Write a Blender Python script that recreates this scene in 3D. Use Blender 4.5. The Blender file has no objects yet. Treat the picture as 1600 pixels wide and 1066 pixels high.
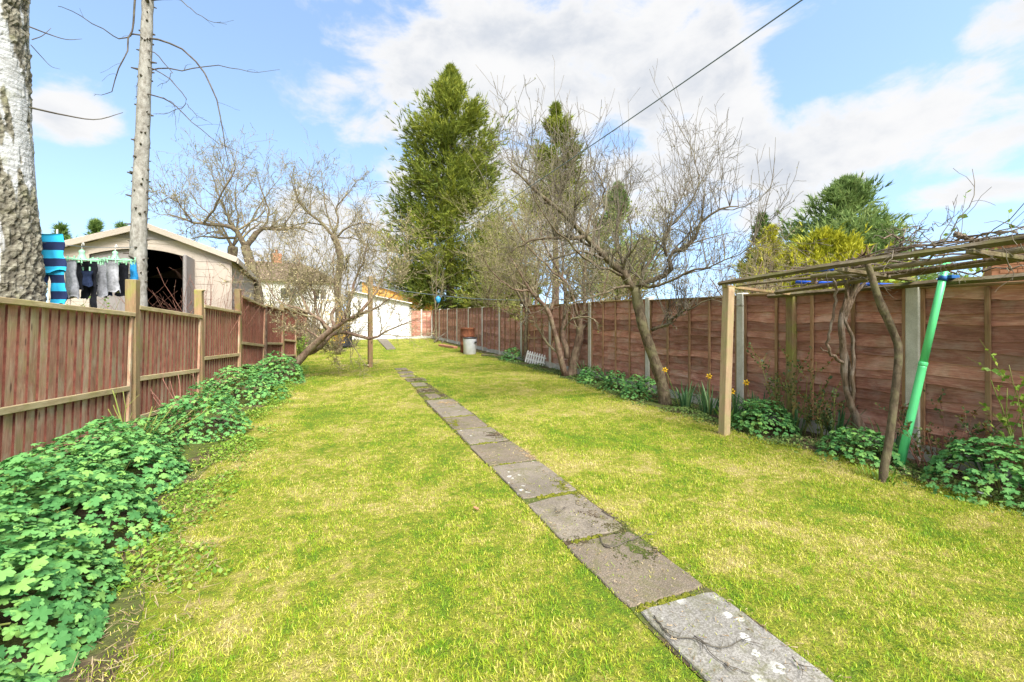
import bpy, bmesh, math, random
import numpy as np
from mathutils import Vector, Matrix, noise as mnoise

scene = bpy.context.scene
COL = scene.collection
RAD = math.radians

# ------------------------------------------------------------------ camera
EYE = 1.365
FPX = 690.0                      # focal length in pixels of a 1600 px wide frame
HOR = 492.0                      # horizon row of the photograph
YAW = math.atan(270.0 / FPX)     # camera turned right of the garden's long axis
cam_data = bpy.data.cameras.new('camera')
cam_data.sensor_width = 36.0
cam_data.lens = FPX / 1600.0 * 36.0
cam_data.shift_y = -(533.0 - HOR) / 1600.0
cam_data.clip_start = 0.05
cam_data.clip_end = 3000.0
cam = bpy.data.objects.new('camera', cam_data)
COL.objects.link(cam)
cam.location = (0, 0, EYE)
cam.rotation_euler = (RAD(90), 0, -YAW)
scene.camera = cam
CY, SY = math.cos(YAW), math.sin(YAW)

def R(px, py, dep):
    """world point seen at a photograph pixel at a depth in metres along the view axis"""
    lat = (px - 800.0) / FPX * dep
    return np.array((lat * CY + dep * SY, -lat * SY + dep * CY, EYE + (HOR - py) / FPX * dep))

def G(px, py, z=0.0):
    """world point of the ground (height z) at a pixel"""
    return R(px, py, FPX * (EYE - z) / (py - HOR))

# ------------------------------------------------------------------ sky, sun, exposure
SUN_EL, SUN_AZ = RAD(48), RAD(172)      # compass azimuth from +Y clockwise: behind the camera, to its right
world = bpy.data.worlds.new('World')
scene.world = world
world.use_nodes = True
wt = world.node_tree
wt.nodes.clear()
def wn(t, **kw):
    n = wt.nodes.new(t)
    for k, v in kw.items():
        setattr(n, k, v)
    return n
def wmath(op, a, b=None, c=None, clamp=False):
    n = wn('ShaderNodeMath', operation=op)
    n.use_clamp = clamp
    for i, v in enumerate((a, b, c)):
        if v is None:
            continue
        if isinstance(v, (int, float)):
            n.inputs[i].default_value = v
        else:
            wt.links.new(v, n.inputs[i])
    return n.outputs[0]
def wmap(v, a, b, c=0.0, d=1.0, smooth=True):
    n = wn('ShaderNodeMapRange', interpolation_type='SMOOTHSTEP' if smooth else 'LINEAR')
    wt.links.new(v, n.inputs[0])
    for i, x in enumerate((a, b, c, d)):
        n.inputs[i + 1].default_value = x
    return n.outputs[0]
sky = wn('ShaderNodeTexSky', sky_type='NISHITA')
sky.sun_disc = False
sky.sun_elevation = SUN_EL
sky.sun_rotation = SUN_AZ
sky.air_density = 1.0
sky.dust_density = 0.6
sky.ozone_density = 2.0
tc = wn('ShaderNodeTexCoord')
sep = wn('ShaderNodeSeparateXYZ')
wt.links.new(tc.outputs['Generated'], sep.inputs[0])
X_, Y_, Z_ = sep.outputs
zc = wmath('MAXIMUM', Z_, 0.0)
lift = wn('ShaderNodeCombineXYZ')
wt.links.new(X_, lift.inputs[0]); wt.links.new(Y_, lift.inputs[1])
wt.links.new(wmath('MULTIPLY_ADD', zc, 0.9, 0.26), lift.inputs[2])
wt.links.new(lift.outputs[0], sky.inputs['Vector'])
pu, pv = X_, Y_
comb = wn('ShaderNodeCombineXYZ')
wt.links.new(pu, comb.inputs[0]); wt.links.new(pv, comb.inputs[1])
wt.links.new(wmath('MULTIPLY', Z_, 1.7), comb.inputs[2])
def wnoise(scale, detail, rough, off=(0, 0, 0), dist=0.0):
    add = wn('ShaderNodeVectorMath', operation='ADD')
    wt.links.new(comb.outputs[0], add.inputs[0]); add.inputs[1].default_value = off
    n = wn('ShaderNodeTexNoise')
    n.inputs['Scale'].default_value = scale; n.inputs['Detail'].default_value = detail
    n.inputs['Roughness'].default_value = rough; n.inputs['Distortion'].default_value = dist
    wt.links.new(add.outputs[0], n.inputs['Vector'])
    return n.outputs[0]
big = wnoise(2.2, 4, 0.5, (3.1, 7.7, 0))
fine = wnoise(6.5, 12, 0.60, (1.3, 4.2, 2.0), 0.25)
az = wmath('ARCTAN2', X_, Y_)
el = wmath('ARCSINE', Z_)
ae = wn('ShaderNodeCombineXYZ')
wt.links.new(az, ae.inputs[0]); wt.links.new(el, ae.inputs[1])
field = None
def cloud(px, py, wx, wy, amount):
    """one cumulus bank standing in the direction of a pixel, sizes in pixels"""
    global field
    p = R(px, py, 1.0) - np.array((0, 0, EYE)); p /= np.linalg.norm(p)
    a, e = math.atan2(p[0], p[1]), math.asin(p[2])
    sx = wx / FPX * math.cos(math.atan((px - 800) / FPX)) ** 2
    sy = wy / FPX * math.cos(math.atan((px - 800) / FPX))
    sub = wn('ShaderNodeVectorMath', operation='SUBTRACT')
    wt.links.new(ae.outputs[0], sub.inputs[0]); sub.inputs[1].default_value = (a, e, 0)
    mul = wn('ShaderNodeVectorMath', operation='MULTIPLY')
    wt.links.new(sub.outputs[0], mul.inputs[0]); mul.inputs[1].default_value = (1 / sx, 1 / sy, 0)
    ln = wn('ShaderNodeVectorMath', operation='LENGTH')
    wt.links.new(mul.outputs[0], ln.inputs[0])
    v = wmap(ln.outputs['Value'], 0.25, 1.35, amount, 0.0)
    field = v if field is None else (wmath('ADD', field, v) if amount < 0 else wmath('MAXIMUM', field, v))
cloud(800, 110, 330, 125, .62)
cloud(1010, 130, 230, 130, .55)
cloud(560, 170, 130, 70, .42)
cloud(640, 165, 120, 90, .42)
cloud(130, 185, 110, 66, .62)
cloud(1260, 230, 290, 110, .60)
cloud(1500, 190, 260, 100, .58)
cloud(1130, 220, 200, 120, .56)
cloud(1500, 300, 190, 36, .42)
cloud(1190, 300, 190, 90, .5)
cloud(900, 300, 420, 110, .52)
cloud(540, 345, 190, 75, .50)
cloud(500, 430, 260, 70, .42)
cloud(700, 20, 330, 30, .34)
cloud(1570, 40, 110, 60, .40)
cloud(270, 170, 150, 190, -.22)
cloud(1330, 80, 170, 55, -.22)
cloud(1500, 355, 140, 26, -.2)
# beyond the banks in view the same broken cumulus goes on round the sky
view = (R(800, 250, 1.0) - np.array((0, 0, EYE))); view /= np.linalg.norm(view)
dt = wn('ShaderNodeVectorMath', operation='DOT_PRODUCT')
wt.links.new(tc.outputs['Generated'], dt.inputs[0]); dt.inputs[1].default_value = tuple(view)
field = wmath('MAXIMUM', field, wmap(dt.outputs['Value'], 0.62, 0.40, 0.0, 0.42))
cover = wmath('ADD', wmath('MULTIPLY', field, 1.0), wmath('MULTIPLY_ADD', fine, 1.35, -0.91))
cover = wmath('ADD', cover, wmath('MULTIPLY_ADD', big, 0.5, -0.22))
alpha = wmap(cover, -0.02, 0.30)
shade = wmap(cover, 0.14, 0.62)
wisp = wnoise(5.0, 8, 0.55, (8.2, 1.1, 5.0))
shade = wmath('MULTIPLY', shade, wmap(wisp, 0.34, 0.62, 0.05, 1.0))
cc = wn('ShaderNodeMix', data_type='RGBA')
wt.links.new(shade, cc.inputs['Factor'])
CLOUD_LIT, CLOUD_SHADE = (2.88, 2.88, 2.90), (1.98, 2.12, 2.36)
cc.inputs['A'].default_value = (*CLOUD_LIT, 1)
cc.inputs['B'].default_value = (*CLOUD_SHADE, 1)
tint = wn('ShaderNodeMix', data_type='RGBA', blend_type='MULTIPLY')
tint.inputs['Factor'].default_value = 1.0
wt.links.new(sky.outputs[0], tint.inputs['A'])
tint.inputs['B'].default_value = (1.58, 1.48, 1.30, 1)
mx = wn('ShaderNodeMix', data_type='RGBA')
wt.links.new(wmath('MULTIPLY', alpha, wmap(Z_, -0.02, 0.02)), mx.inputs['Factor'])
wt.links.new(tint.outputs['Result'], mx.inputs['A'])
wt.links.new(cc.outputs['Result'], mx.inputs['B'])
bg = wn('ShaderNodeBackground')
bg.inputs['Strength'].default_value = 0.088
wt.links.new(mx.outputs['Result'], bg.inputs['Color'])
wo = wn('ShaderNodeOutputWorld')
wt.links.new(bg.outputs[0], wo.inputs[0])

sd = bpy.data.lights.new('sun', 'SUN')
sd.energy = 2.8
sd.angle = RAD(30)
sd.color = (1.0, 0.97, 0.92)
sun = bpy.data.objects.new('sun', sd)
COL.objects.link(sun)
sun_dir = Vector((math.sin(SUN_AZ) * math.cos(SUN_EL), math.cos(SUN_AZ) * math.cos(SUN_EL), math.sin(SUN_EL)))
sun.rotation_euler = sun_dir.to_track_quat('Z', 'Y').to_euler()
sun.location = (-6, -8, 12)

scene.view_settings.view_transform = 'Standard'
scene.view_settings.look = 'None'
scene.view_settings.exposure = 1.95
scene.view_settings.gamma = 1.0
scene.view_settings.use_curve_mapping = False
scene.render.engine = 'CYCLES'
scene.cycles.max_bounces = 6
scene.cycles.transparent_max_bounces = 6
scene.cycles.use_denoising = True

# ------------------------------------------------------------------ mesh helpers
RNG = np.random.default_rng(7)

def raw_mesh(name, verts, faces, smooth=False, attrs=None):
    """verts (N,3); faces: (M,K) array or list of tuples"""
    me = bpy.data.meshes.new(name)
    verts = np.asarray(verts, dtype=np.float32).reshape(-1, 3)
    if isinstance(faces, np.ndarray):
        k = faces.shape[1]
        flat = faces.astype(np.int32).ravel()
        tot = np.full(len(faces), k, np.int32)
    else:
        tot = np.array([len(f) for f in faces], np.int32)
        flat = np.fromiter((i for f in faces for i in f), np.int32)
    start = np.concatenate(([0], np.cumsum(tot)[:-1])).astype(np.int32)
    me.vertices.add(len(verts)); me.vertices.foreach_set('co', verts.ravel())
    me.loops.add(len(flat)); me.loops.foreach_set('vertex_index', flat)
    me.polygons.add(len(tot)); me.polygons.foreach_set('loop_start', start)
    me.polygons.foreach_set('use_smooth', np.full(len(tot), bool(smooth)))
    me.update(calc_edges=True)
    if attrs:
        for an, av in attrs.items():
            a = me.attributes.new(an, 'FLOAT', 'POINT')
            a.data.foreach_set('value', np.asarray(av, np.float32))
    return me

class MB:
    def __init__(s):
        s.v, s.f, s.a = [], [], []
        s.n = 0
    def add(s, v, f, a=0.0):
        v = np.asarray(v, float).reshape(-1, 3)
        off = s.n
        s.v.append(v)
        s.f.extend(tuple(int(i) + off for i in q) for q in f)
        s.a.append(np.full(len(v), a) if np.isscalar(a) else np.asarray(a, float))
        s.n += len(v)
        return s
    def box(s, lo, hi, bev=0.0, M=None):
        lo, hi = np.array(lo, float), np.array(hi, float)
        if bev <= 0:
            v = np.array([(x, y, z) for z in (lo[2], hi[2]) for y in (lo[1], hi[1]) for x in (lo[0], hi[0])])
            f = [(0, 2, 3, 1), (4, 5, 7, 6), (0, 1, 5, 4), (2, 6, 7, 3), (0, 4, 6, 2), (1, 3, 7, 5)]
        else:
            b = min(bev, 0.45 * float((hi - lo).min()))
            bm = bmesh.new()
            bmesh.ops.create_cube(bm, size=1.0)
            bmesh.ops.scale(bm, vec=Vector(hi - lo), verts=bm.verts)
            bmesh.ops.translate(bm, vec=Vector((lo + hi) / 2), verts=bm.verts)
            bmesh.ops.bevel(bm, geom=bm.edges[:], offset=b, segments=1, affect='EDGES')
            bm.verts.index_update()
            v = np.array([tuple(x.co) for x in bm.verts])
            f = [tuple(x.index for x in q.verts) for q in bm.faces]
            bm.free()
        if M is not None:
            Mn = np.array(M)
            v = v @ Mn[:3, :3].T + Mn[:3, 3]
        return s.add(v, f)
    def bar(s, p, q, w, h, bev=0.004, up=(0, 0, 1)):
        """a squared timber from p to q"""
        p, q = np.array(p, float), np.array(q, float)
        d = q - p; L = np.linalg.norm(d); d /= L
        u = np.array(up, float); sd_ = np.cross(d, u)
        if np.linalg.norm(sd_) < 1e-4:
            sd_ = np.cross(d, (0, 1, 0))
        sd_ /= np.linalg.norm(sd_); u = np.cross(sd_, d)
        M = np.eye(4); M[:3, 0] = d; M[:3, 1] = -sd_; M[:3, 2] = u; M[:3, 3] = p
        return s.box((0, -w / 2, -h / 2), (L, w / 2, h / 2), bev, M)
    def tube(s, pts, r, sides=8, cap=True):
        pts = np.asarray(pts, float); n = len(pts)
        r = np.full(n, r) if np.isscalar(r) else np.asarray(r, float)
        v, f = tubes(pts[None], r[None], sides)
        f = [tuple(q) for q in f]
        if cap:
            f.append(tuple(range(sides))[::-1]); f.append(tuple(range((n - 1) * sides, n * sides)))
        return s.add(v, f)
    def lathe(s, prof, c=(0, 0, 0), sides=20, cap=True):
        v, f = [], []
        for (r, z) in prof:
            for i in range(sides):
                a = 2 * math.pi * i / sides
                v.append((c[0] + r * math.cos(a), c[1] + r * math.sin(a), c[2] + z))
        for j in range(len(prof) - 1):
            for i in range(sides):
                k = (i + 1) % sides
                f.append((j * sides + i, j * sides + k, (j + 1) * sides + k, (j + 1) * sides + i))
        if cap:
            f.append(tuple(range(sides))[::-1]); f.append(tuple(range((len(prof) - 1) * sides, len(prof) * sides)))
        return s.add(v, f)
    def mesh(s, name, smooth=False):
        return raw_mesh(name, np.concatenate(s.v), s.f, smooth, {'rnd': np.concatenate(s.a)})
    def build(s, name, mat, parent=None, smooth=False, **kw):
        return link(name, s.mesh(name, smooth), mat, parent, **kw)

def tubes(P, Rr, sides=3):
    """batch of polylines P (N,n,3) with radii (N,n) -> verts, quads"""
    N, n, _ = P.shape
    T = np.gradient(P, axis=1)
    T /= np.linalg.norm(T, axis=2, keepdims=True) + 1e-9
    ref = np.zeros_like(T); ref[..., 2] = 1.0
    T0 = T.mean(axis=1, keepdims=True)
    steep = (np.abs(T0[..., 2:3]) > 0.8)
    ref = np.where(steep, np.array((1.0, 0.1, 0.0)), ref)
    A = np.cross(T, ref); A /= np.linalg.norm(A, axis=2, keepdims=True) + 1e-9
    B = np.cross(T, A)
    ang = np.arange(sides) * 2 * math.pi / sides
    V = (P[:, :, None, :] + Rr[:, :, None, None] * (np.cos(ang)[None, None, :, None] * A[:, :, None, :]
         + np.sin(ang)[None, None, :, None] * B[:, :, None, :]))
    idx = np.arange(N * n * sides).reshape(N, n, sides)
    a = idx[:, :-1, :]; b = np.roll(a, -1, axis=2)
    c = idx[:, 1:, :]; d = np.roll(c, -1, axis=2)
    F = np.stack((a, b, d, c), axis=-1).reshape(-1, 4)
    return V.reshape(-1, 3), F

def link(name, me, mat=None, parent=None, loc=None, rot=None, scale=None, label=None, cat=None, group=None, kind=None):
    o = bpy.data.objects.new(name, me)
    COL.objects.link(o)
    if mat is not None and me is not None and not me.materials:
        me.materials.append(mat)
    if parent is not None:
        o.parent = parent
    if loc is not None:
        o.location = loc
    if rot is not None:
        o.rotation_euler = rot
    if scale is not None:
        o.scale = (scale,) * 3 if np.isscalar(scale) else scale
    tag(o, label, cat, group, kind)
    return o

def tag(o, label=None, cat=None, group=None, kind=None):
    if label: o['label'] = label
    if cat: o['category'] = cat
    if group: o['group'] = group
    if kind: o['kind'] = kind
    return o

def empty(name, loc, rz=0.0, label=None, cat=None, group=None, kind=None):
    o = bpy.data.objects.new(name, None)
    COL.objects.link(o)
    o.empty_display_size = 0.1
    o.location = loc
    o.rotation_euler = (0, 0, rz)
    return tag(o, label, cat, group, kind)

def child_of(o, parent):
    """parent without moving: the object's data are in world coordinates, the parent is an unrotated empty"""
    o.parent = parent
    o.location = -Vector(parent.location)
    return o

def smooth_line(pts, n):
    """Catmull-Rom resample of a polyline to n points"""
    P = np.asarray(pts, float)
    if len(P) == 2:
        t = np.linspace(0, 1, n)[:, None]
        return P[0] * (1 - t) + P[1] * t
    E = np.vstack((2 * P[0] - P[1], P, 2 * P[-1] - P[-2]))
    m = len(P) - 1
    out = []
    for u in np.linspace(0, m - 1e-6, n):
        i = int(u); t = u - i
        p0, p1, p2, p3 = E[i], E[i + 1], E[i + 2], E[i + 3]
        out.append(0.5 * ((2 * p1) + (-p0 + p2) * t + (2 * p0 - 5 * p1 + 4 * p2 - p3) * t * t + (-p0 + 3 * p1 - 3 * p2 + p3) * t ** 3))
    return np.array(out)

def fbm(x, y, s=1.0, z=0.0):
    return mnoise.fractal(Vector((x * s, y * s, z)), 1.0, 2.0, 4)

# ------------------------------------------------------------------ materials
class Mat:
    def __init__(s, name, rough=0.8, spec=0.3):
        s.m = bpy.data.materials.new(name)
        s.m.use_nodes = True
        s.nt = s.m.node_tree
        s.b = s.nt.nodes['Principled BSDF']
        s.b.inputs['Roughness'].default_value = rough
        s.b.inputs['Specular IOR Level'].default_value = spec
        s._tc = None
    def node(s, t, **kw):
        n = s.nt.nodes.new(t)
        for k, v in kw.items():
            setattr(n, k, v)
        return n
    def lk(s, a, b):
        s.nt.links.new(a, b)
    def setv(s, sock, v):
        if isinstance(v, bpy.types.NodeSocket):
            s.lk(v, sock)
        elif isinstance(v, (tuple, list)) and len(v) == 3 and sock.type == 'RGBA':
            sock.default_value = (*v, 1)
        else:
            sock.default_value = v
    def pos(s):
        return s.node('ShaderNodeNewGeometry').outputs['Position']
    def obj(s, jitter=True):
        tc = s.node('ShaderNodeTexCoord')
        if not jitter:
            return tc.outputs['Object']
        oi = s.node('ShaderNodeObjectInfo')
        mu = s.node('ShaderNodeVectorMath', operation='MULTIPLY_ADD')
        s.lk(oi.outputs['Random'], mu.inputs[0]); mu.inputs[1].default_value = (37.0, 53.0, 71.0)
        s.lk(tc.outputs['Object'], mu.inputs[2])
        return mu.outputs[0]
    def rnd(s):
        return s.node('ShaderNodeObjectInfo').outputs['Random']
    def attr(s, name='rnd'):
        return s.node('ShaderNodeAttribute', attribute_name=name).outputs['Fac']
    def scale(s, vec, sc):
        mu = s.node('ShaderNodeVectorMath', operation='MULTIPLY')
        s.lk(vec, mu.inputs[0]); mu.inputs[1].default_value = sc
        return mu.outputs[0]
    def noise(s, vec, scale=1.0, detail=4.0, rough=0.55, dist=0.0):
        n = s.node('ShaderNodeTexNoise')
        s.lk(vec, n.inputs['Vector'])
        n.inputs['Scale'].default_value = scale; n.inputs['Detail'].default_value = detail
        n.inputs['Roughness'].default_value = rough; n.inputs['Distortion'].default_value = dist
        return n.outputs[0]
    def noise_col(s, vec, scale):
        n = s.node('ShaderNodeTexNoise')
        s.lk(vec, n.inputs['Vector']); n.inputs['Scale'].default_value = scale
        return n.outputs['Color']
    def voro(s, vec, scale=1.0, feature='F1', out='Distance', rand=1.0):
        n = s.node('ShaderNodeTexVoronoi', feature=feature)
        s.lk(vec, n.inputs['Vector'])
        n.inputs['Scale'].default_value = scale; n.inputs['Randomness'].default_value = rand
        return n.outputs[out]
    def mapr(s, v, a, b, c=0.0, d=1.0):
        n = s.node('ShaderNodeMapRange', interpolation_type='SMOOTHSTEP')
        s.setv(n.inputs[0], v)
        for i, x in enumerate((a, b, c, d)):
            n.inputs[i + 1].default_value = x
        return n.outputs[0]
    def math(s, op, a, b=0.0, clamp=False):
        n = s.node('ShaderNodeMath', operation=op); n.use_clamp = clamp
        s.setv(n.inputs[0], a); s.setv(n.inputs[1], b)
        return n.outputs[0]
    def mix(s, f, a, b, mode='MIX'):
        n = s.node('ShaderNodeMix', data_type='RGBA', blend_type=mode)
        s.setv(n.inputs['Factor'], f); s.setv(n.inputs['A'], a); s.setv(n.inputs['B'], b)
        return n.outputs['Result']
    def ramp(s, f, stops):
        n = s.node('ShaderNodeValToRGB')
        e = n.color_ramp.elements
        while len(e) > 1:
            e.remove(e[-1])
        e[0].position = stops[0][0]; e[0].color = (*stops[0][1], 1)
        for p, c in stops[1:]:
            x = e.new(p); x.color = (*c, 1)
        s.lk(f, n.inputs[0])
        return n.outputs[0]
    def color(s, c):
        s.setv(s.b.inputs['Base Color'], c)
        return s
    def bump(s, h, strength=0.5, dist=0.01):
        n = s.node('ShaderNodeBump')
        n.inputs['Strength'].default_value = strength; n.inputs['Distance'].default_value = dist
        s.setv(n.inputs['Height'], h)
        s.lk(n.outputs[0], s.b.inputs['Normal'])
        return s
    def rough(s, r):
        s.setv(s.b.inputs['Roughness'], r)
        return s
    def translucent(s, amount, col):
        t = s.node('ShaderNodeBsdfTranslucent')
        s.setv(t.inputs['Color'], col)
        mx = s.node('ShaderNodeMixShader')
        mx.inputs[0].default_value = amount
        out = s.nt.nodes['Material Output']
        s.lk(s.b.outputs[0], mx.inputs[1]); s.lk(t.outputs[0], mx.inputs[2])
        s.lk(mx.outputs[0], out.inputs['Surface'])
        return s

def plain(name, col, rough=0.7, spec=0.3, var=0.25, scale=9.0, bump=0.15):
    m = Mat(name, rough, spec)
    n = m.noise(m.obj(), scale, 5, 0.6)
    dark = tuple(c * (1 - var) for c in col); lite = tuple(min(1, c * (1 + var)) for c in col)
    m.color(m.ramp(n, [(0.3, dark), (0.7, lite)]))
    m.bump(n, bump, 0.01)
    return m.m

MATS = {}
def turf_colour(m, p, dry_shift=0.0):
    """patchy spring lawn: green growth among straw-coloured thatch"""
    n1 = m.noise(p, 0.85, 4, 0.6, 0.4)
    n2 = m.noise(p, 3.6, 4, 0.65, 0.3)
    n3 = m.noise(p, 17.0, 4, 0.65)
    v = m.math('ADD', m.math('MULTIPLY', n1, 0.42), m.math('ADD', m.math('MULTIPLY', n2, 0.42), m.math('MULTIPLY', n3, 0.42)))
    v = m.math('SUBTRACT', v, 0.15)
    if dry_shift:
        v = m.math('ADD', v, dry_shift)
    return v

def mk_materials():
    # ---- turf sheet below the blades
    m = Mat('turf', 0.95, 0.1)
    p = m.pos()
    v = turf_colour(m, p)
    c = m.ramp(v, [(0.38, (0.12, 0.20, 0.012)), (0.47, (0.25, 0.27, 0.025)), (0.55, (0.40, 0.34, 0.090)), (0.66, (0.48, 0.38, 0.18))])
    f = m.noise(p, 90, 3, 0.7)
    c = m.mix(m.mapr(f, 0.3, 0.75), m.mix(0.55, c, (0.05, 0.05, 0.02)), c)
    m.color(c).bump(f, 0.9, 0.02)
    MATS['turf'] = m.m
    # ---- grass blades
    m = Mat('grass_blade', 0.55, 0.25)
    p = m.pos()
    v = m.math('ADD', turf_colour(m, p), m.math('MULTIPLY', m.math('SUBTRACT', m.attr('rnd'), 0.5), 0.30))
    c = m.ramp(v, [(0.34, (0.15, 0.31, 0.012)), (0.45, (0.30, 0.42, 0.016)), (0.54, (0.50, 0.50, 0.045)), (0.61, (0.62, 0.55, 0.16)), (0.73, (0.72, 0.58, 0.31))])
    m.color(c)
    m.translucent(0.30, c)
    MATS['blade'] = m.m
    # ---- bed soil
    m = Mat('soil', 0.95, 0.1)
    p = m.pos()
    n = m.noise(p, 14, 6, 0.65); n2 = m.noise(p, 2.5, 3, 0.5)
    c = m.ramp(n, [(0.3, (0.035, 0.026, 0.016)), (0.55, (0.09, 0.066, 0.04)), (0.75, (0.17, 0.13, 0.085))])
    c = m.mix(m.mapr(n2, 0.42, 0.62), c, (0.075, 0.095, 0.022))
    m.color(c).bump(n, 1.0, 0.03)
    MATS['soil'] = m.m
    # ---- paving slabs
    for nm, base, agg in (('slab_lichen', (0.265, 0.25, 0.22), 0.3), ('slab_smooth', (0.225, 0.190, 0.145), 0.4), ('slab_gravel', (0.195, 0.155, 0.110), 1.0)):
        m = Mat(nm, 0.9, 0.2)
        p = m.obj()
        n = m.noise(p, 3.0, 6, 0.65, 0.3); g = m.voro(p, 95); g2 = m.noise(p, 120, 2, 0.6)
        c = m.ramp(n, [(0.3, tuple(x * 0.68 for x in base)), (0.7, tuple(x * 1.22 for x in base))])
        peb = m.mapr(g, 0.10, 0.42, 1.0, 0.0)
        c = m.mix(m.math('MULTIPLY', peb, 0.5 * agg), c, (0.40, 0.36, 0.29))
        c = m.mix(m.mapr(g2, 0.42, 0.60, 0.5, 0.0), c, (0.07, 0.06, 0.045))
        mo = m.mapr(m.noise(p, 6.0, 6, 0.75, 0.8), 0.47, 0.66)
        c = m.mix(m.math('MULTIPLY', mo, 0.55), c, (0.10, 0.10, 0.03))
        li = m.mapr(m.voro(m.mix(0.06, p, m.noise_col(p, 9.0)), 10.0), 0.14 if nm != 'slab_lichen' else 0.22, 0.20 if nm != 'slab_lichen' else 0.30, 1.0, 0.0)
        sel = m.mapr(m.noise(p, 2.6, 2, 0.5), 0.50, 0.60) if nm != 'slab_lichen' else m.mapr(m.noise(p, 3.5, 2, 0.5), 0.38, 0.50)
        li = m.math('MULTIPLY', m.math('MULTIPLY', li, sel), m.mapr(m.noise(p, 60, 3, 0.6), 0.35, 0.55))
        c = m.mix(m.math('MULTIPLY', li, 0.85 if agg < 0.5 else 0.35), c, (0.55, 0.55, 0.50))
        m.color(c).bump(m.math('ADD', peb, g2), 0.5 if agg > .5 else 0.25, 0.006)
        MATS[nm] = m.m
    m = Mat('moss', 0.95, 0.1)
    n = m.noise(m.pos(), 70, 4, 0.65)
    m.color(m.ramp(n, [(0.3, (0.05, 0.06, 0.008)), (0.5, (0.14, 0.15, 0.015)), (0.7, (0.26, 0.24, 0.04))])).bump(n, 1.0, 0.02)
    MATS['moss'] = m.m
    # ---- wood: paling boards (grain along local z)
    def wood(nm, cols, grain, pale, pale_amt, green=None, green_amt=0.0, pale_lo=0.5, rough=0.88, rv=0.35, knots=True):
        m = Mat(nm, rough, 0.18)
        p = m.obj()
        g1 = m.noise(m.scale(p, tuple(x * 3.2 if x > 6 else x * 1.6 for x in grain)), 1.0, 5, 0.65, 0.4)
        g2 = m.noise(m.scale(p, tuple(x * 0.22 if x > 6 else x * 1.1 for x in grain)), 1.0, 5, 0.7, 0.8)
        g = m.math('ADD', m.math('MULTIPLY', g1, 0.42), m.math('MULTIPLY', g2, 0.58))
        big = m.noise(m.scale(p, tuple(max(2.2, x * 0.09) for x in grain)), 1.0, 6, 0.68, 0.6)
        c = m.ramp(g, [(0.34, cols[0]), (0.5, cols[1]), (0.66, cols[2])])
        c = m.mix(m.math('MULTIPLY', m.mapr(big, pale_lo - 0.08, pale_lo + 0.16), pale_amt), c, pale)
        streak = m.mapr(m.noise(m.scale(p, tuple(x * 2.3 for x in grain)), 1.0, 3, 0.5), 0.60, 0.70)
        c = m.mix(m.math('MULTIPLY', streak, 0.5 * pale_amt), c, tuple(min(1, x * 1.35) for x in pale))
        if green:
            gn = m.mapr(m.noise(p, 3.3, 4, 0.65, 0.3), 0.46, 0.66)
            c = m.mix(m.math('MULTIPLY', gn, green_amt), c, green)
        tone = m.mapr(m.rnd(), 0, 1, 1 - rv, 1 + rv * 0.6)
        tn = m.node('ShaderNodeCombineXYZ')
        for i in range(3):
            m.lk(tone, tn.inputs[i])
        c = m.mix(1.0, c, tn.outputs[0], 'MULTIPLY')
        if knots:
            k = m.voro(m.scale(p, tuple((2.2 if x < max(grain) * .5 else 7.0) for x in grain)), 1.0)
            c = m.mix(m.mapr(k, 0.05, 0.11, 0.75, 0.0), c, tuple(x * 0.35 for x in cols[0]))
        fine = m.noise(m.scale(p, tuple(x * (5.0 if x > 6 else 2.5) for x in grain)), 1.0, 4, 0.7, 0.3)
        c = m.mix(m.mapr(fine, 0.30, 0.52, 0.45, 0.0), c, tuple(x * 0.45 for x in cols[0]))
        m.color(c).bump(fine, 0.6, 0.0012)
        return m.m
    MATS['paling'] = wood('paling_wood', [(0.21, 0.096, 0.066), (0.43, 0.215, 0.142), (0.57, 0.36, 0.245)], (46, 46, 3.0),
                          (0.56, 0.45, 0.31), 0.80, (0.34, 0.32, 0.13), 0.45, pale_lo=0.52, rv=0.16)
    MATS['paling_edge'] = plain('dark_board_edge', (0.15, 0.054, 0.038), 0.9, 0.1, 0.4, 14, 0.2)  # darker red-brown than the board faces, draws a line at each lap
    MATS['rail'] = wood('rail_wood', [(0.27, 0.195, 0.105), (0.42, 0.32, 0.18), (0.55, 0.45, 0.28)], (2.4, 38, 38),
                        (0.50, 0.42, 0.24), 0.6, (0.28, 0.27, 0.07), 0.45, rv=0.12)
    MATS['post'] = wood('post_wood', [(0.15, 0.105, 0.055), (0.24, 0.18, 0.092), (0.33, 0.26, 0.14)], (34, 34, 1.8),
                        (0.30, 0.16, 0.095), 0.7, (0.24, 0.245, 0.05), 0.65, rv=0.12)
    MATS['pergola_post'] = wood('pergola_post_wood', [(0.30, 0.21, 0.12), (0.42, 0.31, 0.18), (0.52, 0.41, 0.26)], (40, 40, 1.6),
                        (0.47, 0.30, 0.19), 0.7, (0.34, 0.35, 0.14), 0.45, rv=0.05)
    MATS['waney'] = wood('waney_board_wood', [(0.20, 0.082, 0.058), (0.44, 0.195, 0.138), (0.60, 0.345, 0.255)], (34, 2.6, 40),
                         (0.56, 0.39, 0.31), 0.65, (0.17, 0.14, 0.045), 0.22, pale_lo=0.53, rv=0.34)
    MATS['batten'] = wood('batten_wood', [(0.16, 0.08, 0.045), (0.30, 0.165, 0.09), (0.42, 0.26, 0.15)], (40, 40, 2.2),
                          (0.36, 0.24, 0.14), 0.6, (0.24, 0.20, 0.06), 0.3, rv=0.25)
    MATS['cap'] = wood('fence_cap_wood', [(0.15, 0.085, 0.045), (0.26, 0.16, 0.08), (0.38, 0.26, 0.14)], (40, 2.4, 40),
                       (0.40, 0.30, 0.16), 0.6, (0.22, 0.20, 0.05), 0.45, rv=0.2)
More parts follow.
